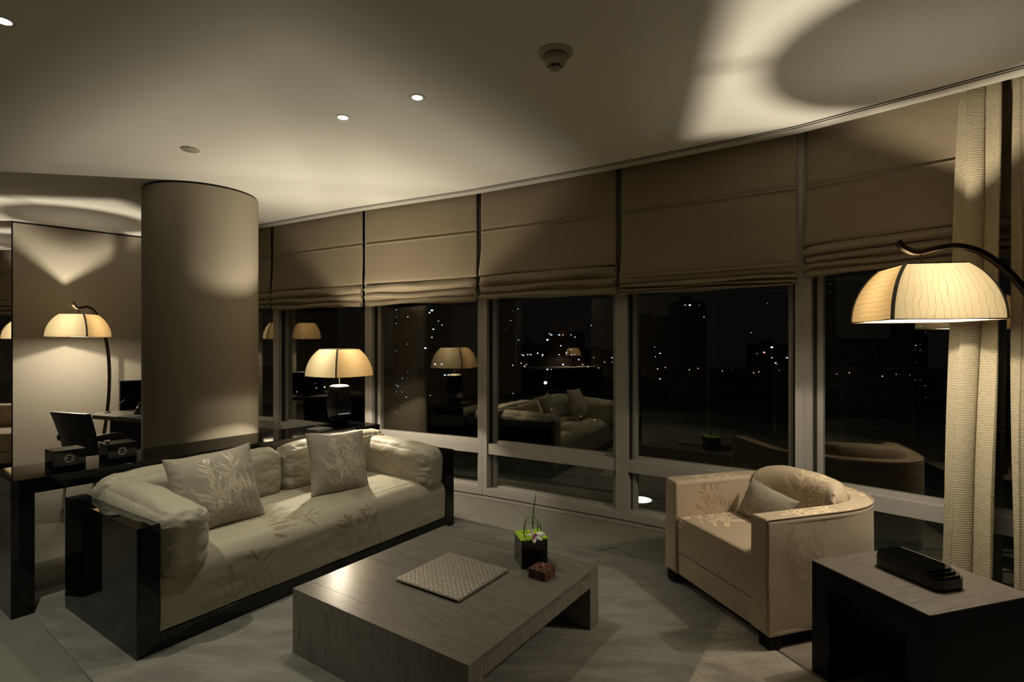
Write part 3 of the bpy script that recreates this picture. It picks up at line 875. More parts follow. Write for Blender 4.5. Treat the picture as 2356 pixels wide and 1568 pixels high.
def catmull(pts, n_=12):
    out = []
    P_ = [Vector(p) for p in pts]; P_ = [2 * P_[0] - P_[1]] + P_ + [2 * P_[-1] - P_[-2]]
    for i in range(1, len(P_) - 2):
        for k in range(n_):
            t_ = k / n_; a_, b_, c_, d_ = P_[i-1:i+3]
            out.append(.5 * ((2*b_) + (-a_+c_)*t_ + (2*a_-5*b_+4*c_-d_)*t_**2 + (-a_+3*b_-3*c_+d_)*t_**3))
    out.append(P_[-2]); return out
def arc_lamp(label, loc, yaw, zrim, grp='arc floor lamps with square linen shades', power=LAMP_W, par=0):
    r_ = thing('floor_lamp', label, 'floor lamp', loc, yaw, grp)
    dz = zrim - 1.606
    pr = [(-.105, 1.990), (-.075, 1.955), (-.02, 1.932), (.06, 1.950), (.14, 1.958), (.24, 1.925), (.34, 1.841), (.42, 1.736), (.475, 1.62), (.53, 1.42), (.555, 1.2), (.55, .95), (.515, .68), (.45, .40), (.35, .12), (.30, .022)]
    path = catmull([(a_, 0, z_ + dz * min(1, z_)) for a_, z_ in pr])
    MB().tube(path, .0115, square=True, flat=1.35, up=(0, 1, 0)).build('arched_pole', M['bronze'], r_, bevel=.002)
    MB().lathe([(.15, 0), (.15, .012), (.14, .02), (0, .02)], 48, (.24, 0, 0), caps=False).build('base_plate', M['bronze'], r_)
    b_ = MB()
    for y_ in (-.011, .011): b_.tube([(-.005 + y_ * .6, y_, zrim + SHH - .01), (-.005 + y_ * .6, y_, 1.945 + dz)], .003, 8)
    b_.build('hanger_rod', M['bronze'], r_)
    shade_parts(r_, zrim, 1.0, par, power=power)
    return r_
arc_lamp('arc floor lamp at the right edge, its big square shade lit over the armchair', (1.955, 2.565, .0), R(-11.9), 1.606, power=LAMP_W * 1.1)
arc_lamp('arc floor lamp by the desk, lighting the cloth partition', (-4.95, 6.15, 0), R(96.7), 1.572, power=LAMP_W * 1.1, par=1)
arc_lamp('arc floor lamp half seen past the left end of the partition', (-6.78, 7.58, 0), R(180), 1.56, power=LAMP_W)
# table lamp
TL = on_con(2.28, .235)
r_ = thing('table_lamp', 'table lamp with square linen shade on a black barrel base, right end of console', 'table lamp', (TL[0], TL[1], CH + .0008), R(57.4))
bz = [(0, .050), (.04, .060), (.10, .072), (.18, .080), (.26, .076), (.33, .064), (.352, .060)]
m_ = MB(); n_ = 4
for z_, h_ in bz:
    for cx, cy in ((1, 1), (-1, 1), (-1, -1), (1, -1)): m_.v.append((h_ * cx, h_ * cy, z_))
for j in range(len(bz) - 1):
    for k in range(4): m_.f.append((j*4+k, j*4+(k+1)%4, (j+1)*4+(k+1)%4, (j+1)*4+k)); m_.sm.append(False); m_.mi.append(0)
m_.f += [(3, 2, 1, 0), tuple(len(m_.v) - 4 + k for k in range(4))]; m_.sm += [False]*2; m_.mi += [0]*2
m_.build('barrel_base', M['lacquer'], r_, bevel=.004, fixn=True)
m_ = MB()
for z_, h_ in ((.352, .061), (.357, .061), (.372, .045), (.374, .012)):
    for cx, cy in ((1, 1), (-1, 1), (-1, -1), (1, -1)): m_.v.append((h_ * cx, h_ * cy, z_))
for j in range(3):
    for k in range(4): m_.f.append((j*4+k, j*4+(k+1)%4, (j+1)*4+(k+1)%4, (j+1)*4+k)); m_.sm.append(False); m_.mi.append(0)
m_.f += [(3, 2, 1, 0), (12, 13, 14, 15)]; m_.sm += [False]*2; m_.mi += [0]*2
m_.build('neck_plate', M['silver'], r_, fixn=True)
MB().tube([(0, 0, .37), (0, 0, .55)], .006, 12).build('stem', M['silver'], r_)
shade_parts(r_, 1.20 - CH, .955, 1, power=LAMP_W * 1.0, disc=False, bdrop=.095, diff=False, low=18)
MB().tube(catmull([(-.05, .05, .01), (-.12, .06, .02), (-.16, .12, .006), (-.10, .17, .004)]), .003, 6).build('power_cord', M['gasket'], r_)
# closed magazine lying beside the lamp
r_ = thing('magazine', 'thin pale magazine lying on the console in front of the table lamp', 'magazine', on_con(2.02, .17, CH + .0008), CANG + R(8))
rbox('pages', mat('paper', (.55, .52, .46), .6), r_, (-.06, -.05, 0), (.10, .09, .008), .001)
rbox('cover', M['phone'], r_, (-.062, -.052, .0085), (.102, .092, .0105), .0005)

# ------------------------------------------------------------------ coffee table
TO, TANG = (-.161, 1.971, .012), R(55.26)
ct = thing('coffee_table', 'low square grey oak coffee table with slab sides', 'coffee table', TO, TANG)
T = 1.09; TH = .308
rbox('side_panel', M['oak_side'], ct, (0, 0, 0), (.095, T, TH), .0015)
rbox('side_panel', M['oak_side'], ct, (T - .095, 0, 0), (T, T, TH), .0015)
rbox('apron', M['oak_side'], ct, (.096, 0, TH - .088), (T - .096, .03, TH - .0265), .001)
rbox('apron', M['oak_side'], ct, (.096, T - .03, TH - .088), (T - .096, T, TH - .0265), .001)
rbox('tabletop', M['oak_top'], ct, (.0965, 0, TH - .026), (T - .0965, T, TH + .0005), .0012)
cap = MB().box((0, 0, TH + .0001), (.0953, T, TH + .0006)).box((T - .0953, 0, TH + .0001), (T, T, TH + .0006))
cap.build('end_board', M['oak_top'], ct)
rbox('under_panel', M['oak_side'], ct, (.096, .032, TH - .05), (T - .096, T - .032, TH - .027), .001)
ZT = TO[2] + TH + .0008
# tray
tr_ = thing('scale_tray', 'square silver tray embossed with fish scales on the coffee table', 'tray', (-.2424, 2.44, ZT), R(56.2))
n_ = 260; W_ = .405
m_ = MB()
def scale_h(x, y):
    a_ = .030; row = math.floor(y / (a_ * .5)); best = 0
    # overlapping discs, newest row on top
    for rr in (row + 1, row, row - 1):
        cy = rr * a_ * .5; off_ = (rr % 2) * a_ * .5
        cx = round((x - off_) / a_) * a_ + off_
        d_ = math.hypot(x - cx, y - cy)
        if d_ < a_ * .535: return .0012 - .0013 * math.exp(-((d_ - a_ * .49) / .0013) ** 2) + .0004 * (d_ / a_)
    return 0
m_.grid(n_, n_, lambda i, j: (W_ * i / (n_-1), W_ * j / (n_-1), .0145 + (scale_h(W_ * j / (n_-1), W_ * i / (n_-1)) if 3 < i < n_-4 and 3 < j < n_-4 else .0012)), smooth=True)
m_.build('embossed_face', M['plate'], tr_, angle=180)
rbox('rim', M['plate'], tr_, (-.001, -.001, .009), (W_ + .001, W_ + .001, .0142), .001)
rbox('foot', M['phone'], tr_, (.03, .03, 0), (W_ - .03, W_ - .03, .009), .001)
# vase
vz = thing('flower_cube', 'glossy black cube planter with lime moss and one white orchid', 'planter', (.05, 2.804, ZT), R(14.7))
c_ = .142
b_ = MB(); hh = .148; tk = .005
b_.box((0, 0, 0), (c_, c_, .006)).box((0, 0, .006), (tk, c_, hh)).box((c_ - tk, 0, .006), (c_, c_, hh)).box((tk, 0, .006), (c_ - tk, tk, hh)).box((tk, c_ - tk, .006), (c_ - tk, c_, hh))
b_.build('cube', M['lacquer'], vz, bevel=.0008)
nm = 110
m_ = MB()
m_.grid(nm, nm, lambda i, j: (tk * -.6 + (c_ + tk * 1.2) * i / (nm-1), tk * -.6 + (c_ + tk * 1.2) * j / (nm-1),
    hh + (.004 + .007 * abs(nz((i * .002, j * .002, 1), 26)) + .0035 * nz((i * .002, j * .002, 5), 70) + .002 * nz((i * .002, j * .002, 9), 190)) - (.006 if min(i, j, nm-1-i, nm-1-j) < 1 else 0)))
m_.build('moss', M['moss'], vz)
def blade(pts, r_, m2, name='blade'): MB().tube(catmull(pts, 10), r_, 8, taper=lambda t_: max(.05, 1 - t_ ** 2.5), flat=.4).build(name, m2, vz)
blade([(.085, .085, .15), (.088, .085, .24), (.096, .08, .33), (.105, .078, .385)], .0075, M['leaf'])
for (x0, y0), (x1, y1), h_, m2 in (((.030, .045), (.125, .075), .235, 'leaf'), ((.032, .040), (.118, .10), .245, 'leaf_light'), ((.055, .09), (.118, .085), .21, 'leaf_light'), ((.035, .05), (.122, .06), .238, 'leaf_light')):
    MB().tube(catmull([(x0, y0, .150), (x0 - .008, y0, .19), (x0 + .012, (y0 + y1) / 2, h_), ((x0 + x1) / 2 + .005, (y0 + y1) / 2, h_ + .008), (x1 - .012, y1, h_ - .012), (x1 + .002, y1, .195), (x1 - .002, y1, .150)], 10), .0026, 8, flat=.6).build('grass_loop', M[m2], vz)
def petal(name, base, tip, wd, curl, m2, nrm=(0, -.6, .8)):
    b0, t0 = Vector(base), Vector(tip); ax = t0 - b0; nv = Vector(nrm).normalized(); sd = ax.normalized().cross(nv).normalized(); nv = sd.cross(ax.normalized())
    n1, n2 = 14, 9; mm = MB()
    def fn(i, j):
        t_ = i / (n1 - 1); w_ = -1 + 2 * j / (n2 - 1)
        hw = wd * (math.sin(PI * min(1, t_ * .9 + .06)) ** .8) * (1 - .15 * t_)
        return b0 + ax * t_ + sd * w_ * hw + nv * (curl * math.sin(t_ * PI) - abs(w_) ** 2 * wd * .35)
    mm.grid(n1, n2, fn); o_ = mm.build(name, m2, vz); o_.modifiers.new('t', 'SOLIDIFY').thickness = .0009
oc = (.072, .014, .166)
for tp, wd, cu in (((.050, -.006, .228), .0125, -.005), ((.126, .0, .176), .018, .008), ((.062, -.024, .142), .014, .004), ((.024, .0, .176), .0075, .007), ((.106, -.018, .150), .017, .008)):
    petal('petal', oc, tp, wd, cu, M['petal'])
petal('lip', (.074, .008, .167), (.060, -.012, .158), .007, .004, M['petal_pink'])
MB().lathe([(0, -.006), (.006, -.003), (.007, .003), (0, .009)], 16, (.078, .004, .174), caps=False).build('flower_heart', M['petal_pink'], vz)
# gift box
gb = thing('gift_box', 'small chocolate brown gift box tied with ribbon beside the planter', 'gift box', (.163, 2.656, ZT), R(55))
rbox('box', M['box_brown'], gb, (0, 0, 0), (.10, .098, .028), .001)
rbox('lid', M['box_brown'], gb, (-.0012, -.0012, .0285), (.1012, .0992, .047), .001)
b_ = MB().box((.042, -.0022, .001), (.058, .1002, .0482)).box((-.0022, .041, .001), (.1022, .057, .0484)); b_.build('ribbon_band', M['ribbon'], gb)
b_ = MB()
for s__ in ((-1, .3), (1, .2), (-.7, -.8), (.8, -.6)):
    b_.tube(catmull([(.05, .049, .049), (.05 + s__[0] * .022, .049 + s__[1] * .022, .060), (.05 + s__[0] * .036, .049 + s__[1] * .034, .052)], 8), .004, 8, flat=.25)
b_.tube([(.045, .049, .050), (.055, .049, .054)], .006, 10)
b_.build('bow', M['ribbon'], gb)
rbox('tag', M['silver'], gb, (.012, .030, .0486), (.018, .062, .0505), .0004)

# ------------------------------------------------------------------ armchair
def make_armchair(label, loc, ang):
    root = thing('armchair', label, 'armchair', loc, ang, 'tub armchairs in beige bamboo satin')
    Wd, a0, ax, th = .863, .40, .50, .115
    # outer path from front-right (y=0) round to front-left (y=W)
    outer = []
    st = 60
    for k in range(st): outer.append((a0 * k / st, 0))
    nn_ = 2.7
    for k in range(161):
        th_ = -PI / 2 + PI * k / 160
        cx, sy = math.cos(th_), math.sin(th_)
        outer.append((a0 + ax * abs(cx) ** (2 / nn_), Wd / 2 + Wd / 2 * math.copysign(abs(sy) ** (2 / nn_), sy)))
    for k in range(1, st + 1): outer.append((a0 - a0 * k / st, Wd))
    # resample evenly
    O = [Vector(p) for p in outer]; Ls = [0]
    for p_, q_ in zip(O[:-1], O[1:]): Ls.append(Ls[-1] + (q_ - p_).length)
    n1 = 560; path = []
    tx = np.linspace(0, Ls[-1], n1)
    px_ = np.interp(tx, Ls, [p_.x for p_ in O]); py_ = np.interp(tx, Ls, [p_.y for p_ in O])
    k_ = np.ones(9) / 9
    sx = px_.copy(); sy = py_.copy(); sx[4:-4] = np.convolve(px_, k_, 'valid'); sy[4:-4] = np.convolve(py_, k_, 'valid')
    nrm = []
    for i in range(n1):
        a_, b_ = max(0, i - 3), min(n1 - 1, i + 3); t_ = Vector((sx[b_] - sx[a_], sy[b_] - sy[a_])).normalized(); nrm.append(Vector((-t_.y, t_.x)))
    z0, z1, rr = .066, .632, .022
    # section (inset, z, s) from outer bottom to inner bottom
    sec = []
    for k in range(130): z_ = z0 + (z1 - rr - z0) * k / 130; sec.append((0, z_, z_ - z0))
    s0 = z1 - rr - z0
    for k in range(8): a_ = PI / 2 * k / 8; sec.append((rr - rr * math.cos(a_), z1 - rr + rr * math.sin(a_), s0 + rr * a_))
    s1 = s0 + rr * PI / 2
    for k in range(24): sec.append((rr + (th - 2 * rr) * k / 24, z1, s1 + (th - 2 * rr) * k / 24))
    s2 = s1 + th - 2 * rr
    for k in range(8): a_ = PI / 2 * k / 8; sec.append((th - rr + rr * math.sin(a_), z1 - rr + rr * math.cos(a_), s2 + rr * a_))
    s3 = s2 + rr * PI / 2
    for k in range(131): z_ = z1 - rr - (z1 - rr - z0) * k / 130; sec.append((th, z_, s3 + z1 - rr - z_))
    ns_ = len(sec)
    m_ = MB()
    def fn(i, j):
        ins, z_, s__ = sec[j]; n__ = nrm[i]
        bl = 0
        if .08 < z_ < .6 and ins in (0, th): bl = .004 * nz((tx[i], z_, 0), 4) 
        return (sx[i] + n__.x * (ins + bl), sy[i] + n__.y * (ins + bl), z_)
    m_.grid(n1, ns_, fn)
    XX = np.repeat(tx, ns_); YY = np.tile([s__[2] for s__ in sec], n1)
    tot = tx[-1]; smid = (s1 + s2) / 2
    pl_ = [(.22, .10, .42, 0, 31, 1),                       # outside of the right arm
           (.14, smid, .36, -90, 32, 0), (tot - .46, smid - .0, .36, -90, 33, 0),
           (tot - .24, s3 + .20, .205, 180, 34, 0), (tot * .5, smid, .3, 90, 36, 0)]
    topm = (YY > s0 + rr) & (YY < s3 - rr)
    mo, fa = motif_sdf(XX, YY, pl_[:1]); mo_t, fa_t = motif_sdf(XX, YY, pl_[1:3] + pl_[4:]); mo_i, fa_i = motif_sdf(XX, YY, pl_[3:4])
    inn = YY >= s3
    mo = np.where(topm, mo_t, np.where(inn, mo_i, np.where(YY < s0, mo, 0))); fa = np.where(topm, fa_t, np.where(inn, fa_i, fa * .6))
    # front ends
    cap = MB()
    na = len(m_.v)
    extra = 0
    for i, sg in ((0, -1), (n1 - 1, -1)):
        rings = [(0, 0), (.006, .002), (.010, .006), (.012, .012)]
        base = None
        prev_idx = [i * ns_ + j for j in range(ns_)]
        cx = sum(fn(i, j)[0] for j in range(ns_)) / ns_; 
        ymid = (fn(i, 0)[1] + fn(i, ns_ - 1)[1]) / 2; zmid = (z0 + z1) / 2
        for ex_, ins in rings[1:]:
            vs = []
            for j in range(ns_):
                p_ = Vector(fn(i, j)); 
                yy = ymid + (p_.y - ymid) * (1 - ins / (th / 2)); zz = zmid + (p_.z - zmid) * (1 - ins / ((z1 - z0) / 2))
                vs.append((p_.x - ex_, yy, zz))
            b0 = m_.add(vs, [])
            extra += ns_
            for j in range(ns_ - 1):
                q_ = (prev_idx[j], prev_idx[j + 1], b0 + j + 1, b0 + j)
                m_.f.append(q_); m_.sm.append(True); m_.mi.append(0)
            prev_idx = [b0 + j for j in range(ns_)]
        m_.f.append(tuple(prev_idx)); m_.sm.append(False); m_.mi.append(0)
    z_ex = np.zeros(extra)
    m_.mi = [0] * len(m_.f)
    # faces of the arm tops take the motif with sheen painted into its colour
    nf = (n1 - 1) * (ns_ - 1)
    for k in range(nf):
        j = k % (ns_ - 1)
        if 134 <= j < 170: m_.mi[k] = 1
    shell = m_.build('shell', [M['chair_fab'], M['chair_sheen']], root, attr={'motif': np.concatenate([mo, z_ex]), 'motif_fade': np.concatenate([fa, z_ex])}, fixn=True, angle=50)
    # thin piping on outer top edge
    MB().tube([(sx[i] + nrm[i].x * .002, sy[i] + nrm[i].y * .002, z1 - .003) for i in range(0, n1, 4)], .0028, 6).build('piping', M['chair_fab'], shell)
    # seat (D shape following the shell, inset)
    def inner(y_, gap):
        # depth available at lateral y_
        v_ = min(1, abs(y_ - Wd / 2) / (Wd / 2 - th - gap + 1e-6)); v_ = min(v_, .999)
        return a0 + (ax - th - gap) * (1 - v_ ** nn_) ** (1 / nn_)
    n2, n3 = 130, 150
    y0_, y1_ = th + .003, Wd - th - .003
    m_ = MB()
    # profile: front bottom -> front top -> back
    fr_ = [(0, .205 + (.40 - .205) * k / 30) for k in range(31)] + [(.022 - .022 * math.cos(PI/2*k/8), .40 + .022 * math.sin(PI/2*k/8)) for k in range(1, 9)]
    nfr = len(fr_)
    def fs(i, j):
        y_ = y0_ + (y1_ - y0_) * i / (n2 - 1); e = min(i, n2 - 1 - i) / (n2 - 1)
        rd = .012 * math.exp(-e * 40)
        if j < nfr: x_, z_ = fr_[j]; return (x_ + .004, y_, z_ - (rd if z_ > .39 else 0))
        t_ = (j - nfr + 1) / (n3 - nfr); x_ = .022 + (inner(y_, .003) - .022) * t_
        return (x_ + .004, y_, .422 + .014 * math.sin(PI * t_) * math.sin(PI * (i / (n2 - 1))) - rd)
    m_.grid(n2, n3, fs)
    XX = np.array([fs(i, j)[1] for i in range(n2) for j in range(n3)])
    YY = np.array([(fs(i, j)[2] - .422) if j < nfr else fs(i, j)[0] for i in range(n2) for j in range(n3)])
    mo, fa = motif_sdf(XX, YY, [(Wd / 2 + .10, .12, .38, -60, 41, 0)])
    seat = m_.build('seat_cushion', M['chair_sheen'], root, attr={'motif': mo, 'motif_fade': fa}, fixn=True)
    MB().tube([(.004 + .003, y0_ + (y1_ - y0_) * i / 30, .414) for i in range(31)], .003, 6).build('piping', M['chair_fab'], seat)
    MB().box((.006, th + .001, .066), (.05, Wd - th - .001, .198)).build('front_rail', M['chair_fab'], root, bevel=.006, seg=3)
    pts = [(.05, th)] + [(inner(th + (Wd - 2 * th) * k / 40, .01) , th + (Wd - 2 * th) * k / 40) for k in range(41)] + [(.05, Wd - th)]
    MB().prism(pts, .07, .2).build('seat_deck', M['chair_fab'], root, fixn=True)
    # dark plinth and corner blocks
    pl2 = [(.05, .05)] + [(sx[i] + nrm[i].x * .05, sy[i] + nrm[i].y * .05) for i in range(20, n1 - 20, 8)] + [(.05, Wd - .05)]
    MB().prism(pl2, .022, .066).build('plinth', M['wenge'], root, fixn=True)
    for x_, y_ in ((.004, .004), (.004, Wd - .074), (.68, .10), (.68, Wd - .17)):
        rbox('foot', M['wenge'], root, (x_, y_, 0), (x_ + .075, y_ + .07, .0655), .002)
    # half moon back cushion
    m_2 = MB()
    # finer version for the motif
    nb, ncs_f = 220, 200
    def bcf(i, j): 
        return bc_eval(-1 + 2 * i / (nb - 1), 2 * PI * j / ncs_f)
    def bc_eval(t_, a_):
        y_ = Wd / 2 + t_ * (Wd / 2 - th - .012)
        xb = inner(Wd / 2 + t_ * .80 * (Wd / 2 - th), .01)
        e = max(0, (1 - abs(t_) ** 5)) ** .5
        ca, sa = math.cos(a_), math.sin(a_)
        ry = .085 * (.35 + .65 * e); rz = .150 * (.45 + .55 * e)
        x_ = xb - .088 + ry * math.copysign(abs(ca) ** .75, ca); z_ = .565 + rz * math.copysign(abs(sa) ** .7, sa)
        z_ += .004 * (1 - t_ * t_)
        g_ = max(0, abs(t_) - .86) / .14
        w_ = .005 * nz((y_ * 2, z_, 3), 6) + .010 * g_ * math.sin(a_ * 9 + 2 * math.sin(t_ * 30))
        return (x_ + w_, y_, z_ + w_ * .5)
    m_2.grid(nb, ncs_f, bcf, closed_v=True)
    for i in (0, nb - 1): m_2.add([bcf(i, j) for j in range(ncs_f)], [tuple(range(ncs_f))], True)
    XX = np.array([-(bcf(i, 0)[1]) for i in range(nb) for j in range(ncs_f)])
    YY = np.array([-(2 * PI * j / ncs_f - PI / 2) * .125 for i in range(nb) for j in range(ncs_f)])  # 0 at the top, negative on the seat side
    mo, fa = motif_sdf(XX, YY, [(-Wd / 2 + .06, -.25, .27, -4, 51, 1)])
    ex_ = np.zeros(2 * ncs_f)
    m_2.build('back_cushion', M['chair_sheen'], root, attr={'motif': np.concatenate([mo, ex_]), 'motif_fade': np.concatenate([fa, ex_])}, fixn=True, angle=80)
    return root
AC = (1.235, 2.583, .0205); AANG = R(17.3)
arm1 = make_armchair('beige bamboo-patterned tub armchair near the right lamp', AC, AANG)
arm2 = copy_tree(arm1); arm2['label'] = 'second tub armchair glimpsed past the left end of the cloth partition'
arm2.location = (-5.83, 6.47, 0.0); arm2.rotation_euler = (0, 0, R(107))
c_, s__ = math.cos(AANG), math.sin(AANG)
def on_arm(x, y, z): return Vector((AC[0] + x * c_ - y * s__, AC[1] + x * s__ + y * c_, AC[2] + z))
pillow('small lumbar pillow leaning in the seat of the near armchair', .42, .23, .11, on_arm(.40, .455, .523), RZ(AANG - R(96)) @ RX(R(-26)) @ RY(R(3)), [(.0, -.12, .20, 5, 61, 0)], seed=8.8, n_=90, fadek=.6, grp='loose armchair pillow')

# ------------------------------------------------------------------ side table and lacquer box
SO, STA = (1.506, 1.938, .0195), R(16.5)
sd = thing('side_table', 'dark square side table with taupe top in the right foreground', 'side table', SO, STA)
SX, SY, SH = .545, .52, .50
rbox('tabletop', [M['wenge_top']], sd, (0, 0, SH - .006), (SX, SY, SH), .001)
rbox('top_frame', M['wenge'], sd, (0, 0, SH - .09), (SX, SY, SH - .0065), .001)
rbox('leg_panel', M['wenge'], sd, (0, 0, 0), (SX, .09, SH - .0905), .001)
rbox('leg_panel', M['wenge'], sd, (0, SY - .09, 0), (SX, SY, SH - .0905), .001)
rbox('shelf', M['wenge'], sd, (.25, .0905, .05), (SX - .02, SY - .0905, .08), .001)
def rrect(x0, y0, x1, y1, r_, n_=8):
    out = []
    for cx, cy, a0_ in ((x1-r_, y0+r_, -90), (x1-r_, y1-r_, 0), (x0+r_, y1-r_, 90), (x0+r_, y0+r_, 180)):
        for k in range(n_ + 1): a_ = R(a0_ + 90 * k / n_); out.append((cx + r_*math.cos(a_), cy + r_*math.sin(a_)))
    return out
bx = thing('lacquer_box', 'black lacquer lidded box with stepped rounded lid on the side table', 'box', (1.672, 2.108, SO[2] + SH + .0008), STA - R(1))
MB().prism(rrect(0, 0, .152, .285, .035), 0, .044, True).build('box_body', M['lacquer'], bx, bevel=.003)
MB().prism(rrect(.002, .010, .150, .2835, .033), .0445, .053, True).build('lid_step', M['lacquer'], bx, bevel=.003, seg=3)
MB().prism(rrect(.004, .026, .147, .282, .030), .0535, .061, True).build('lid_step', M['lacquer'], bx, bevel=.003, seg=3)
MB().prism(rrect(.006, .042, .144, .2805, .027), .0615, .069, True).build('lid_top', M['lacquer'], bx, bevel=.003, seg=3)

# ------------------------------------------------------------------ desk corner behind the column
dk = thing('desk', 'dark wooden writing desk partly hidden behind the column', 'desk', (0, 0, 0))
dp = [(-4.385, 5.62), (-3.66, 5.33), (-3.46, 5.75), (-3.55, 6.55), (-4.53, 5.88)]
MB().prism(dp, .71, .75).build('desktop', M['desk_wood'], dk, bevel=.004, fixn=True)
dp2 = [(-4.20, 5.62), (-3.70, 5.42), (-3.54, 5.78), (-3.62, 6.38), (-4.22, 5.98)]
MB().prism(dp2, .0, .709).build('drawer_pedestal', M['wenge'], dk, fixn=True, bevel=.003)
ht = thing('desk_hutch', 'low dark organiser box standing at the back of the desk', 'organiser', (-4.36, 5.985, .7508), R(40))
b_ = MB().box((0, 0, 0), (.02, .15, .325)).box((.02, 0, .305), (.62, .15, .325)).box((.02, .135, 0), (.62, .15, .305)).box((.02, 0, .0), (.62, .135, .012)).box((.02, 0, .20), (.62, .135, .212)).box((.60, 0, .012), (.62, .135, .305))
b_.build('carcass', M['wenge'], ht)
ph = thing('telephone', 'black desk telephone with curved handset on the desk', 'telephone', (-3.98, 5.66, .7508), R(25))
b_ = MB(); b_.add([(0,0,0),(.17,0,0),(.17,.2,0),(0,.2,0),(0,0,.02),(.17,0,.02),(.17,.2,.07),(0,.2,.07)], [(0,3,2,1),(4,5,6,7),(0,1,5,4),(1,2,6,5),(2,3,7,6),(3,0,4,7)])
pb = b_.build('phone_body', M['phone'], ph, bevel=.006)
MB().tube(catmull([(.035, -.01, .03), (.035, .02, .062), (.035, .10, .085), (.035, .18, .10), (.035, .215, .085)]), .017, 10, flat=.7).build('handset', M['lacquer_soft'], ph)
b_ = MB()
for i in range(3):
    for j in range(4): b_.box((.085 + .024 * i, .03 + .03 * j, .028 + .0075 * j), (.100 + .024 * i, .048 + .03 * j, .036 + .0075 * j))
b_.build('keypad', M['silver'], pb)
pd = thing('desk_pad', 'flat dark leather writing pad on the desk', 'writing pad', (-4.02, 5.47, .7508), R(-18))
rbox('pad', M['leather'], pd, (0, 0, 0), (.26, .12, .005), .001)
pn = thing('pen_stand', 'thin light pen standing tilted at the tip of the desk', 'pen', (-4.36, 5.80, .7508), R(10))
MB().lathe([(.03, 0), (.03, .008), (.012, .014), (0, .014)], 24, caps=False).build('stand', M['phone'], pn)
MB().tube([(.01, 0, .012), (.15, .04, .135)], .0025, 8).build('pen', M['silver'], pn)
# desk chair
dc = thing('desk_chair', 'black leather chair with curved back pulled up to the desk', 'chair', (-3.79, 4.95, 0), R(-20))
m_ = MB(); n1, n2 = 24, 30
def cb(sg):
    def fn(i, j):
        u_ = -1 + 2 * i / (n1 - 1); v_ = j / (n2 - 1); z_ = .40 + .49 * v_
        w_ = .20 + .035 * v_
        y_ = -.20 - .10 * v_ ** 1.7 + .05 * u_ * u_ + sg * .022
        return (u_ * w_, y_, z_ + .01 * (1 - u_ * u_) * v_)
    return fn
m_.grid(n1, n2, cb(-1)); k0 = len(m_.f); m_.grid(n1, n2, cb(1)); 
NN = n1 * n2
ring = [i * n2 for i in range(n1)] + [(n1-1)*n2 + j for j in range(1, n2)] + [i * n2 + n2 - 1 for i in range(n1-2, -1, -1)] + [j for j in range(n2-2, 0, -1)]
for k in range(len(ring)): a_, b_ = ring[k], ring[(k+1) % len(ring)]; m_.f.append((a_, b_, b_ + NN, a_ + NN)); m_.sm.append(True); m_.mi.append(0)
m_.build('backrest', M['leather'], dc, fixn=True, angle=60)
o_ = cushion((.225, .235, .045), .035, (20, 20, 6), (0, 0, .012)).build('seat', M['leather'], dc, weld=.0004); o_.location = (0, .04, .43)
for sx_ in (-1, 1):
    MB().tube(catmull([(sx_ * .205, -.22, .655), (sx_ * .212, -.08, .665), (sx_ * .212, .04, .655), (sx_ * .212, .07, .60), (sx_ * .21, .05, .44)]), .022, 10, flat=1.3).build('armrest', M['leather'], dc)
for x_ in (-1, 1):
    for y_ in (-1, 1): MB().tube([(x_ * .19, .03 + y_ * .19, .39), (x_ * .20, .03 + y_ * .22, 0)], .013, 8).build('leg', M['chrome'], dc)

# ------------------------------------------------------------------ far side of the room (seen mirrored in the glass)
sc_ = thing('slatted_screen', 'tall dark red-brown slatted timber screen behind the bar counter', 'screen', (-6.39, -.3, 0), R(90))
rbox('screen_frame', M['wenge'], sc_, (0, -.03, .0), (1.9, -.0005, ZC - .02), .002)
b_ = MB()
z_ = .06
while z_ < ZC - .1: b_.box((.04, -.05, z_), (1.86, -.031, z_ + .028)); z_ += .045
b_.build('slats', M['screen_wood'], sc_)
bc_ = thing('bar_counter', 'black bar counter with pale top along the far left wall', 'counter', (-6.30, -.2, 0), R(90))
rbox('counter_body', M['wenge'], bc_, (0, -.55, 0), (1.7, -.02, .92), .003)
rbox('countertop', M['ceil_metal'], bc_, (-.02, -.58, .9205), (1.72, -.0, .95), .003)
r_ = thing('table_lamp', 'small lamp with square linen shade on the bar counter', 'table lamp', (-6.0, .45, .9508), R(20))
MB().lathe([(.08, 0), (.08, .02), (.03, .04), (.02, .30), (0, .30)], 24, caps=False).build('stem', M['lacquer'], r_)
shade_parts(r_, .26, .7, power=26)

# ------------------------------------------------------------------ terrace and city outside
TERR = -.05
m_ = MB()
outer_pts = [(-10.2, 10.2), (-5, 9.0), (0.6, 7.4), (3.1, 9.3), (7.8, 8.9), (9.5, 4.0), (8.0, 1.0)]
fo = [(p.x, p.y) for p in offset_line(FAC, -.14)]
tag(MB().prism(fo + list(reversed(outer_pts)), -.35, TERR).build('floor_terrace', M['concrete'], fixn=True), kind='structure')
rl = thing('balcony_railing', 'horizontal bar railing at the edge of the dark terrace outside', 'railing', (0, 0, 0))
ra, rb = Vector((3.25, 8.95, TERR)), Vector((7.55, 8.62, TERR))
for a_, b_, nm_ in ((ra, rb, 4), (rb, Vector((9.1, 4.2, TERR)), 4)):
    for k in range(nm_ + (1 if b_.y < 5 else 0)):
        p_ = a_.lerp(b_, k / nm_); MB().tube([p_, p_ + Vector((0, 0, 1.12))], .022, square=True).build('post', M['frame'], rl)
MB().tube([ra + Vector((0, 0, 1.13)), rb + Vector((0, 0, 1.13)), Vector((9.1, 4.2, TERR + 1.13))], .025, 8).build('handrail', M['silver'], rl)
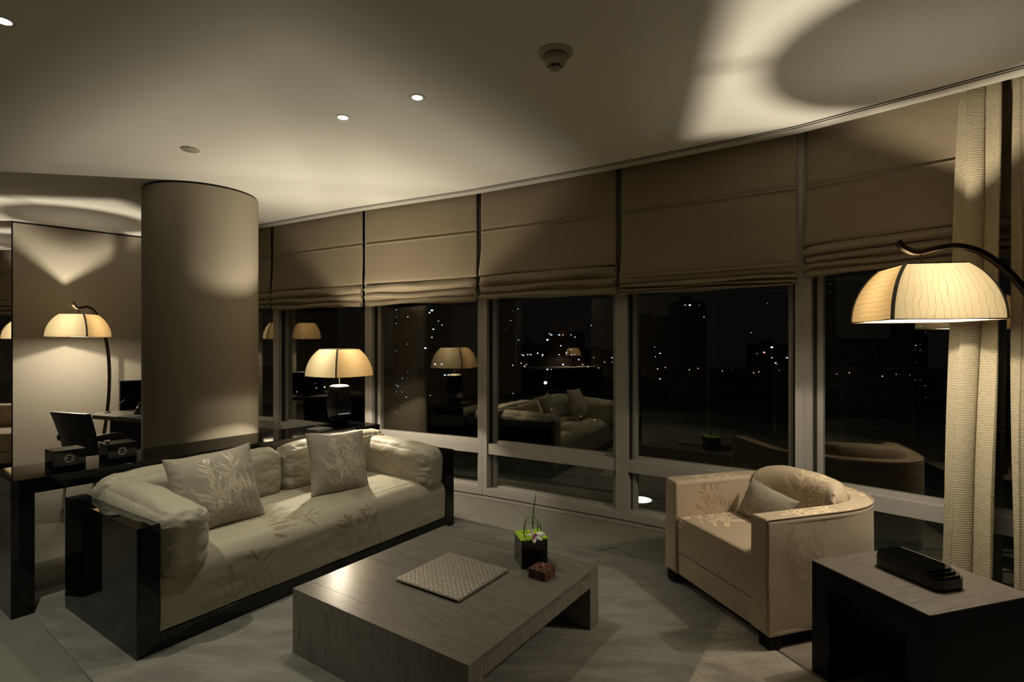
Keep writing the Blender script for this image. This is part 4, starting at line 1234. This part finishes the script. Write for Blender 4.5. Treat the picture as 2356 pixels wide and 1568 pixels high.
for k in range(11):
    z_ = .09 + k * .095
    MB().tube([ra + Vector((0, 0, z_)), rb + Vector((0, 0, z_)), Vector((9.1, 4.2, TERR + z_))], .005, 6).build('bar', M['silver'], rl)
ul = thing('floor_light', 'round glowing light sunk in the terrace floor outside the glass', 'light', (1.262, 5.32, TERR))
MB().lathe([(.115, 0), (.145, 0), (.145, .006), (.115, .006)], 40, caps=False).build('ring', M['frame'], ul)
MB().lathe([(0, .004), (.115, .004)], 40, caps=False).build('lens', M['up_lens'], ul)
ld = bpy.data.lights.new('glow', 'SPOT'); ld.energy = 6; ld.spot_size = R(110); ld.color = (.85, 1, .8); ld.shadow_soft_size = .05
lo = link('glow', ld, ul, (0, 0, .03)); lo.rotation_euler = (PI, 0, 0)

# city far below and beyond: buildings with lit windows, street lamps, ground
GZ = -38
m = mat('night ground', (.02, .02, .018), .9)
tag(MB().box((-500, 40, GZ - 1), (600, 900, GZ)).build('ground', m), 'dark ground of the city far below', 'ground', kind='structure')
M['bldg'] = mat('night facade', (.22, .21, .19), .8)
M['bldg_dark'] = mat('dark tower facade', (.06, .06, .065), .5)
lit = [emis('city light %d' % k, c_, s_) for k, (c_, s_) in enumerate((((.55, .75, 1), 2.2), ((1, .82, .55), 1.6), ((.8, 1, .95), 2.6), ((1, .45, .35), 1.8), ((.5, .6, 1), .35)))]
def at(px, py, d_): return Vector(((px - 1178) / F_PX * d_, d_, CAM_H - (py - HOR) / F_PX * d_))
rnd = random.Random(5)
def building(label, px0, px1, ptop, d_, dark, ncol, nrow, dens, cols=(0, 1, 2), ws=.35, depth=18, group='city buildings beyond the glass'):
    a_, b_ = at(px0, ptop, d_), at(px1, ptop, d_)
    h_ = a_.z - GZ; w_ = b_.x - a_.x
    r_ = thing('city_building', label, 'building', (a_.x, d_, GZ), 0, group)
    MB().box((0, 0, 0), (w_, depth, h_)).box((w_*.3, depth*.3, h_), (w_*.6, depth*.7, h_ + 3)).build('tower', M['bldg_dark' if dark else 'bldg'], r_)
    wins = {}
    for i in range(ncol):
        for j in range(nrow):
            if rnd.random() < dens * .38:
                c_ = rnd.choice(cols); m2 = wins.setdefault(c_, MB())
                cx = w_ * (i + .5) / ncol; cz = h_ - (j + .7) * 3.3
                if cz < 1: continue
                k = rnd.uniform(.3, .8); m2.box((cx - ws*k, -.15, cz - ws*k*.6), (cx + ws*k, -.02, cz + ws*k*.6))
    for c_, m2 in wins.items():
        if m2.v: o_ = m2.build('lit_windows', lit[c_], r_); o_['kind'] = 'stuff'
    return r_
building('slim dark tower with a dotted column of lights, left of the table lamp', 640, 662, 540, 240, True, 2, 60, .5, (0, 2), .5)
building('dark tower seen above the table lamp between two columns of lights', 700, 752, 600, 300, True, 3, 50, .35, (0, 4), .45)
building('tall tower with two dotted light columns right of the table lamp', 905, 945, 560, 260, True, 3, 60, .45, (0, 4, 0), .4)
building('mid-distance block behind the reflected lamp shade', 975, 1035, 705, 330, False, 8, 14, .14, (0, 2), .9)
building('tower dim behind the left part of the middle pane', 1140, 1185, 690, 280, True, 5, 40, .10, (0, 2, 4), .5)
building('cluster block of bright windows right of centre pane', 1255, 1345, 762, 360, False, 10, 8, .28, (0, 2, 1), .8)
building('low block with a row of warm lights in the centre pane', 1190, 1252, 792, 300, False, 9, 4, .5, (1, 3, 0), .6)
building('low block at the right end of the centre pane', 1345, 1412, 805, 400, False, 8, 3, .4, (0, 1), .7)
building('far dark tower with white roof sign in the fourth pane', 1560, 1625, 692, 300, True, 6, 3, .5, (4, 2), .7)
building('low far block with a short row of lights in the fourth pane', 1455, 1540, 728, 420, True, 6, 22, .05, (0, 2), .8)
building('far block with cyan and warm lights near the wide mullion', 1745, 1815, 790, 340, False, 8, 4, .35, (2, 0, 3), .9)
building('dark tower with a pale grid of lights right of the wide mullion', 1885, 1925, 640, 210, True, 4, 10, .5, (4,), .28)
building('slab tower seen under the arc lamp shade', 2100, 2135, 700, 300, True, 3, 26, .35, (4,), .5)
# office building under the lamp: pale facade with dark windows
a_, b_ = at(1925, 776, 190), at(2088, 776, 190); h_ = a_.z - GZ; w_ = b_.x - a_.x
r_ = thing('city_building', 'wide pale office block with dark square windows under the arc lamp', 'building', (a_.x, 190, GZ), 0, 'city buildings beyond the glass')
MB().box((0, 0, 0), (w_, 20, h_)).build('tower', M['bldg'], r_)
b2 = MB()
for k in range(2):
    x0 = w_ * (.08 + .5 * k)
    b2.box((x0, -.2, h_ - 2.0), (x0 + 3.2, -.02, h_ - .6))
    for q in range(5): b2.box((x0 - .2 + q * .75, -.2, h_ - 8), (x0 + .2 + q * .75, -.02, h_ - 2.8))
    for q in range(2):
        for w2 in range(2): b2.box((x0 + 6 + q * 2.6, -.2, h_ - 2.2 - 1.9 * w2), (x0 + 7.6 + q * 2.6, -.02, h_ - .9 - 1.9 * w2))
    for q in range(4): b2.box((x0 + 6 + q * 1.4, -.2, h_ - 8), (x0 + 6.8 + q * 1.4, -.02, h_ - 7.3))
b2.build('dark_windows', M['bldg_dark'], r_)
# street lamps: individual, along the far road
panes = [(0, 'beside the column'), (633, 'behind the table lamp'), (860, 'beside the mirrored table lamp'), (1122, 'above the mirrored sofa'), (1440, 'left of the wide mullion'), (1868, 'under the arc lamp shade')]
hue = {0: 'blue', 1: 'warm orange', 2: 'cyan white', 3: 'red', 4: 'dim violet'}
def street_lamp(px, py, d_, c_, sz):
    p_ = at(px, py, d_); pane = [t_ for x_, t_ in panes if px >= x_][-1]
    vert = 'high up' if py < 760 else 'on the skyline' if py < 830 else 'in the road row' if py < 868 else 'low down'
    label = 'tiny %s light outside, %s, %s' % (hue[c_], vert, pane)
    r_ = thing('street_lamp', label, 'street lamp', (p_.x, p_.y, GZ), 0, 'lamps of the city: ' + label[5:])
    MB().tube([(0, 0, 0), (0, 0, p_.z - GZ)], .03, 6).build('pole', M['bldg_dark'], r_)
    MB().lathe([(.001, -sz), (sz * .87, -sz * .5), (sz, 0), (sz * .7, sz * .7), (.001, sz)], 8, (0, 0, p_.z - GZ), caps=False).build('lamp_head', lit[c_], r_)
LIST1 = ((1513, 848, 1), (1531, 845, 3), (1586, 850, 1), (1606, 847, 3), (1662, 853, 3), (1684, 850, 3), (1705, 849, 1), (1734, 857, 1), (1746, 855, 3), (1793, 851, 3),
         (1925, 860, 3), (1954, 857, 3), (2030, 865, 1), (2062, 861, 1), (2094, 862, 0), (1180, 840, 1), (1199, 835, 1), (1211, 838, 3), (1377, 846, 3), (1353, 843, 1))
for px, py, c_ in LIST1: street_lamp(px, py, 150, c_, .16)
LIST2 = ((1255, 880, 0, .9), (1204, 817, 0, .55), (1237, 812, 2, .5), (1248, 818, 0, .45), (1303, 811, 0, .5), (1315, 816, 0, .4), (1193, 782, 2, .3), (1323, 775, 2, .4), (1264, 767, 0, .45), (1290, 795, 2, .5),
         (988, 719, 2, .6), (1017, 747, 2, .4), (997, 757, 2, .6), (668, 890, 0, .4), (747, 890, 2, .6), (683, 901, 3, .45), (728, 892, 0, .45), (916, 888, 0, .4), (935, 913, 0, .4), (990, 909, 1, .4),
         (1360, 748, 0, .4), (1192, 710, 2, .35), (1175, 737, 2, .3), (1765, 697, 3, .3), (1728, 765, 2, .35), (1506, 798, 0, .35), (1508, 820, 0, .4), (1742, 813, 0, .35), (2107, 794, 2, .35), (2074, 866, 0, .3), (2000, 907, 4, .9), (1788, 838, 0, .3), (1269, 941, 3, .4), (1336, 957, 3, .45), (1368, 965, 1, .45))
for k, (px, py, c_, s_) in enumerate(LIST2): street_lamp(px, py, 170 + 2.2 * k, c_, s_ * (.62 if s_ > .8 else .44))

# tell look-alike city lights apart by their place, counted from the left
from collections import defaultdict
sets_ = defaultdict(list)
for o_ in list(COL.objects):
    if o_.get('category') == 'street lamp': sets_[o_['label']].append(o_)
ordn = ['leftmost', 'second from left', 'third from left', 'fourth from left', 'fifth from left', 'sixth from left', 'seventh from left']
for lb_, os_ in sets_.items():
    if len(os_) < 2: continue
    os_.sort(key=lambda o_: o_.location.x / o_.location.y)
    for k_, o_ in enumerate(os_): o_['label'] = lb_.replace('tiny ', ordn[min(k_, 6)] + ' ')
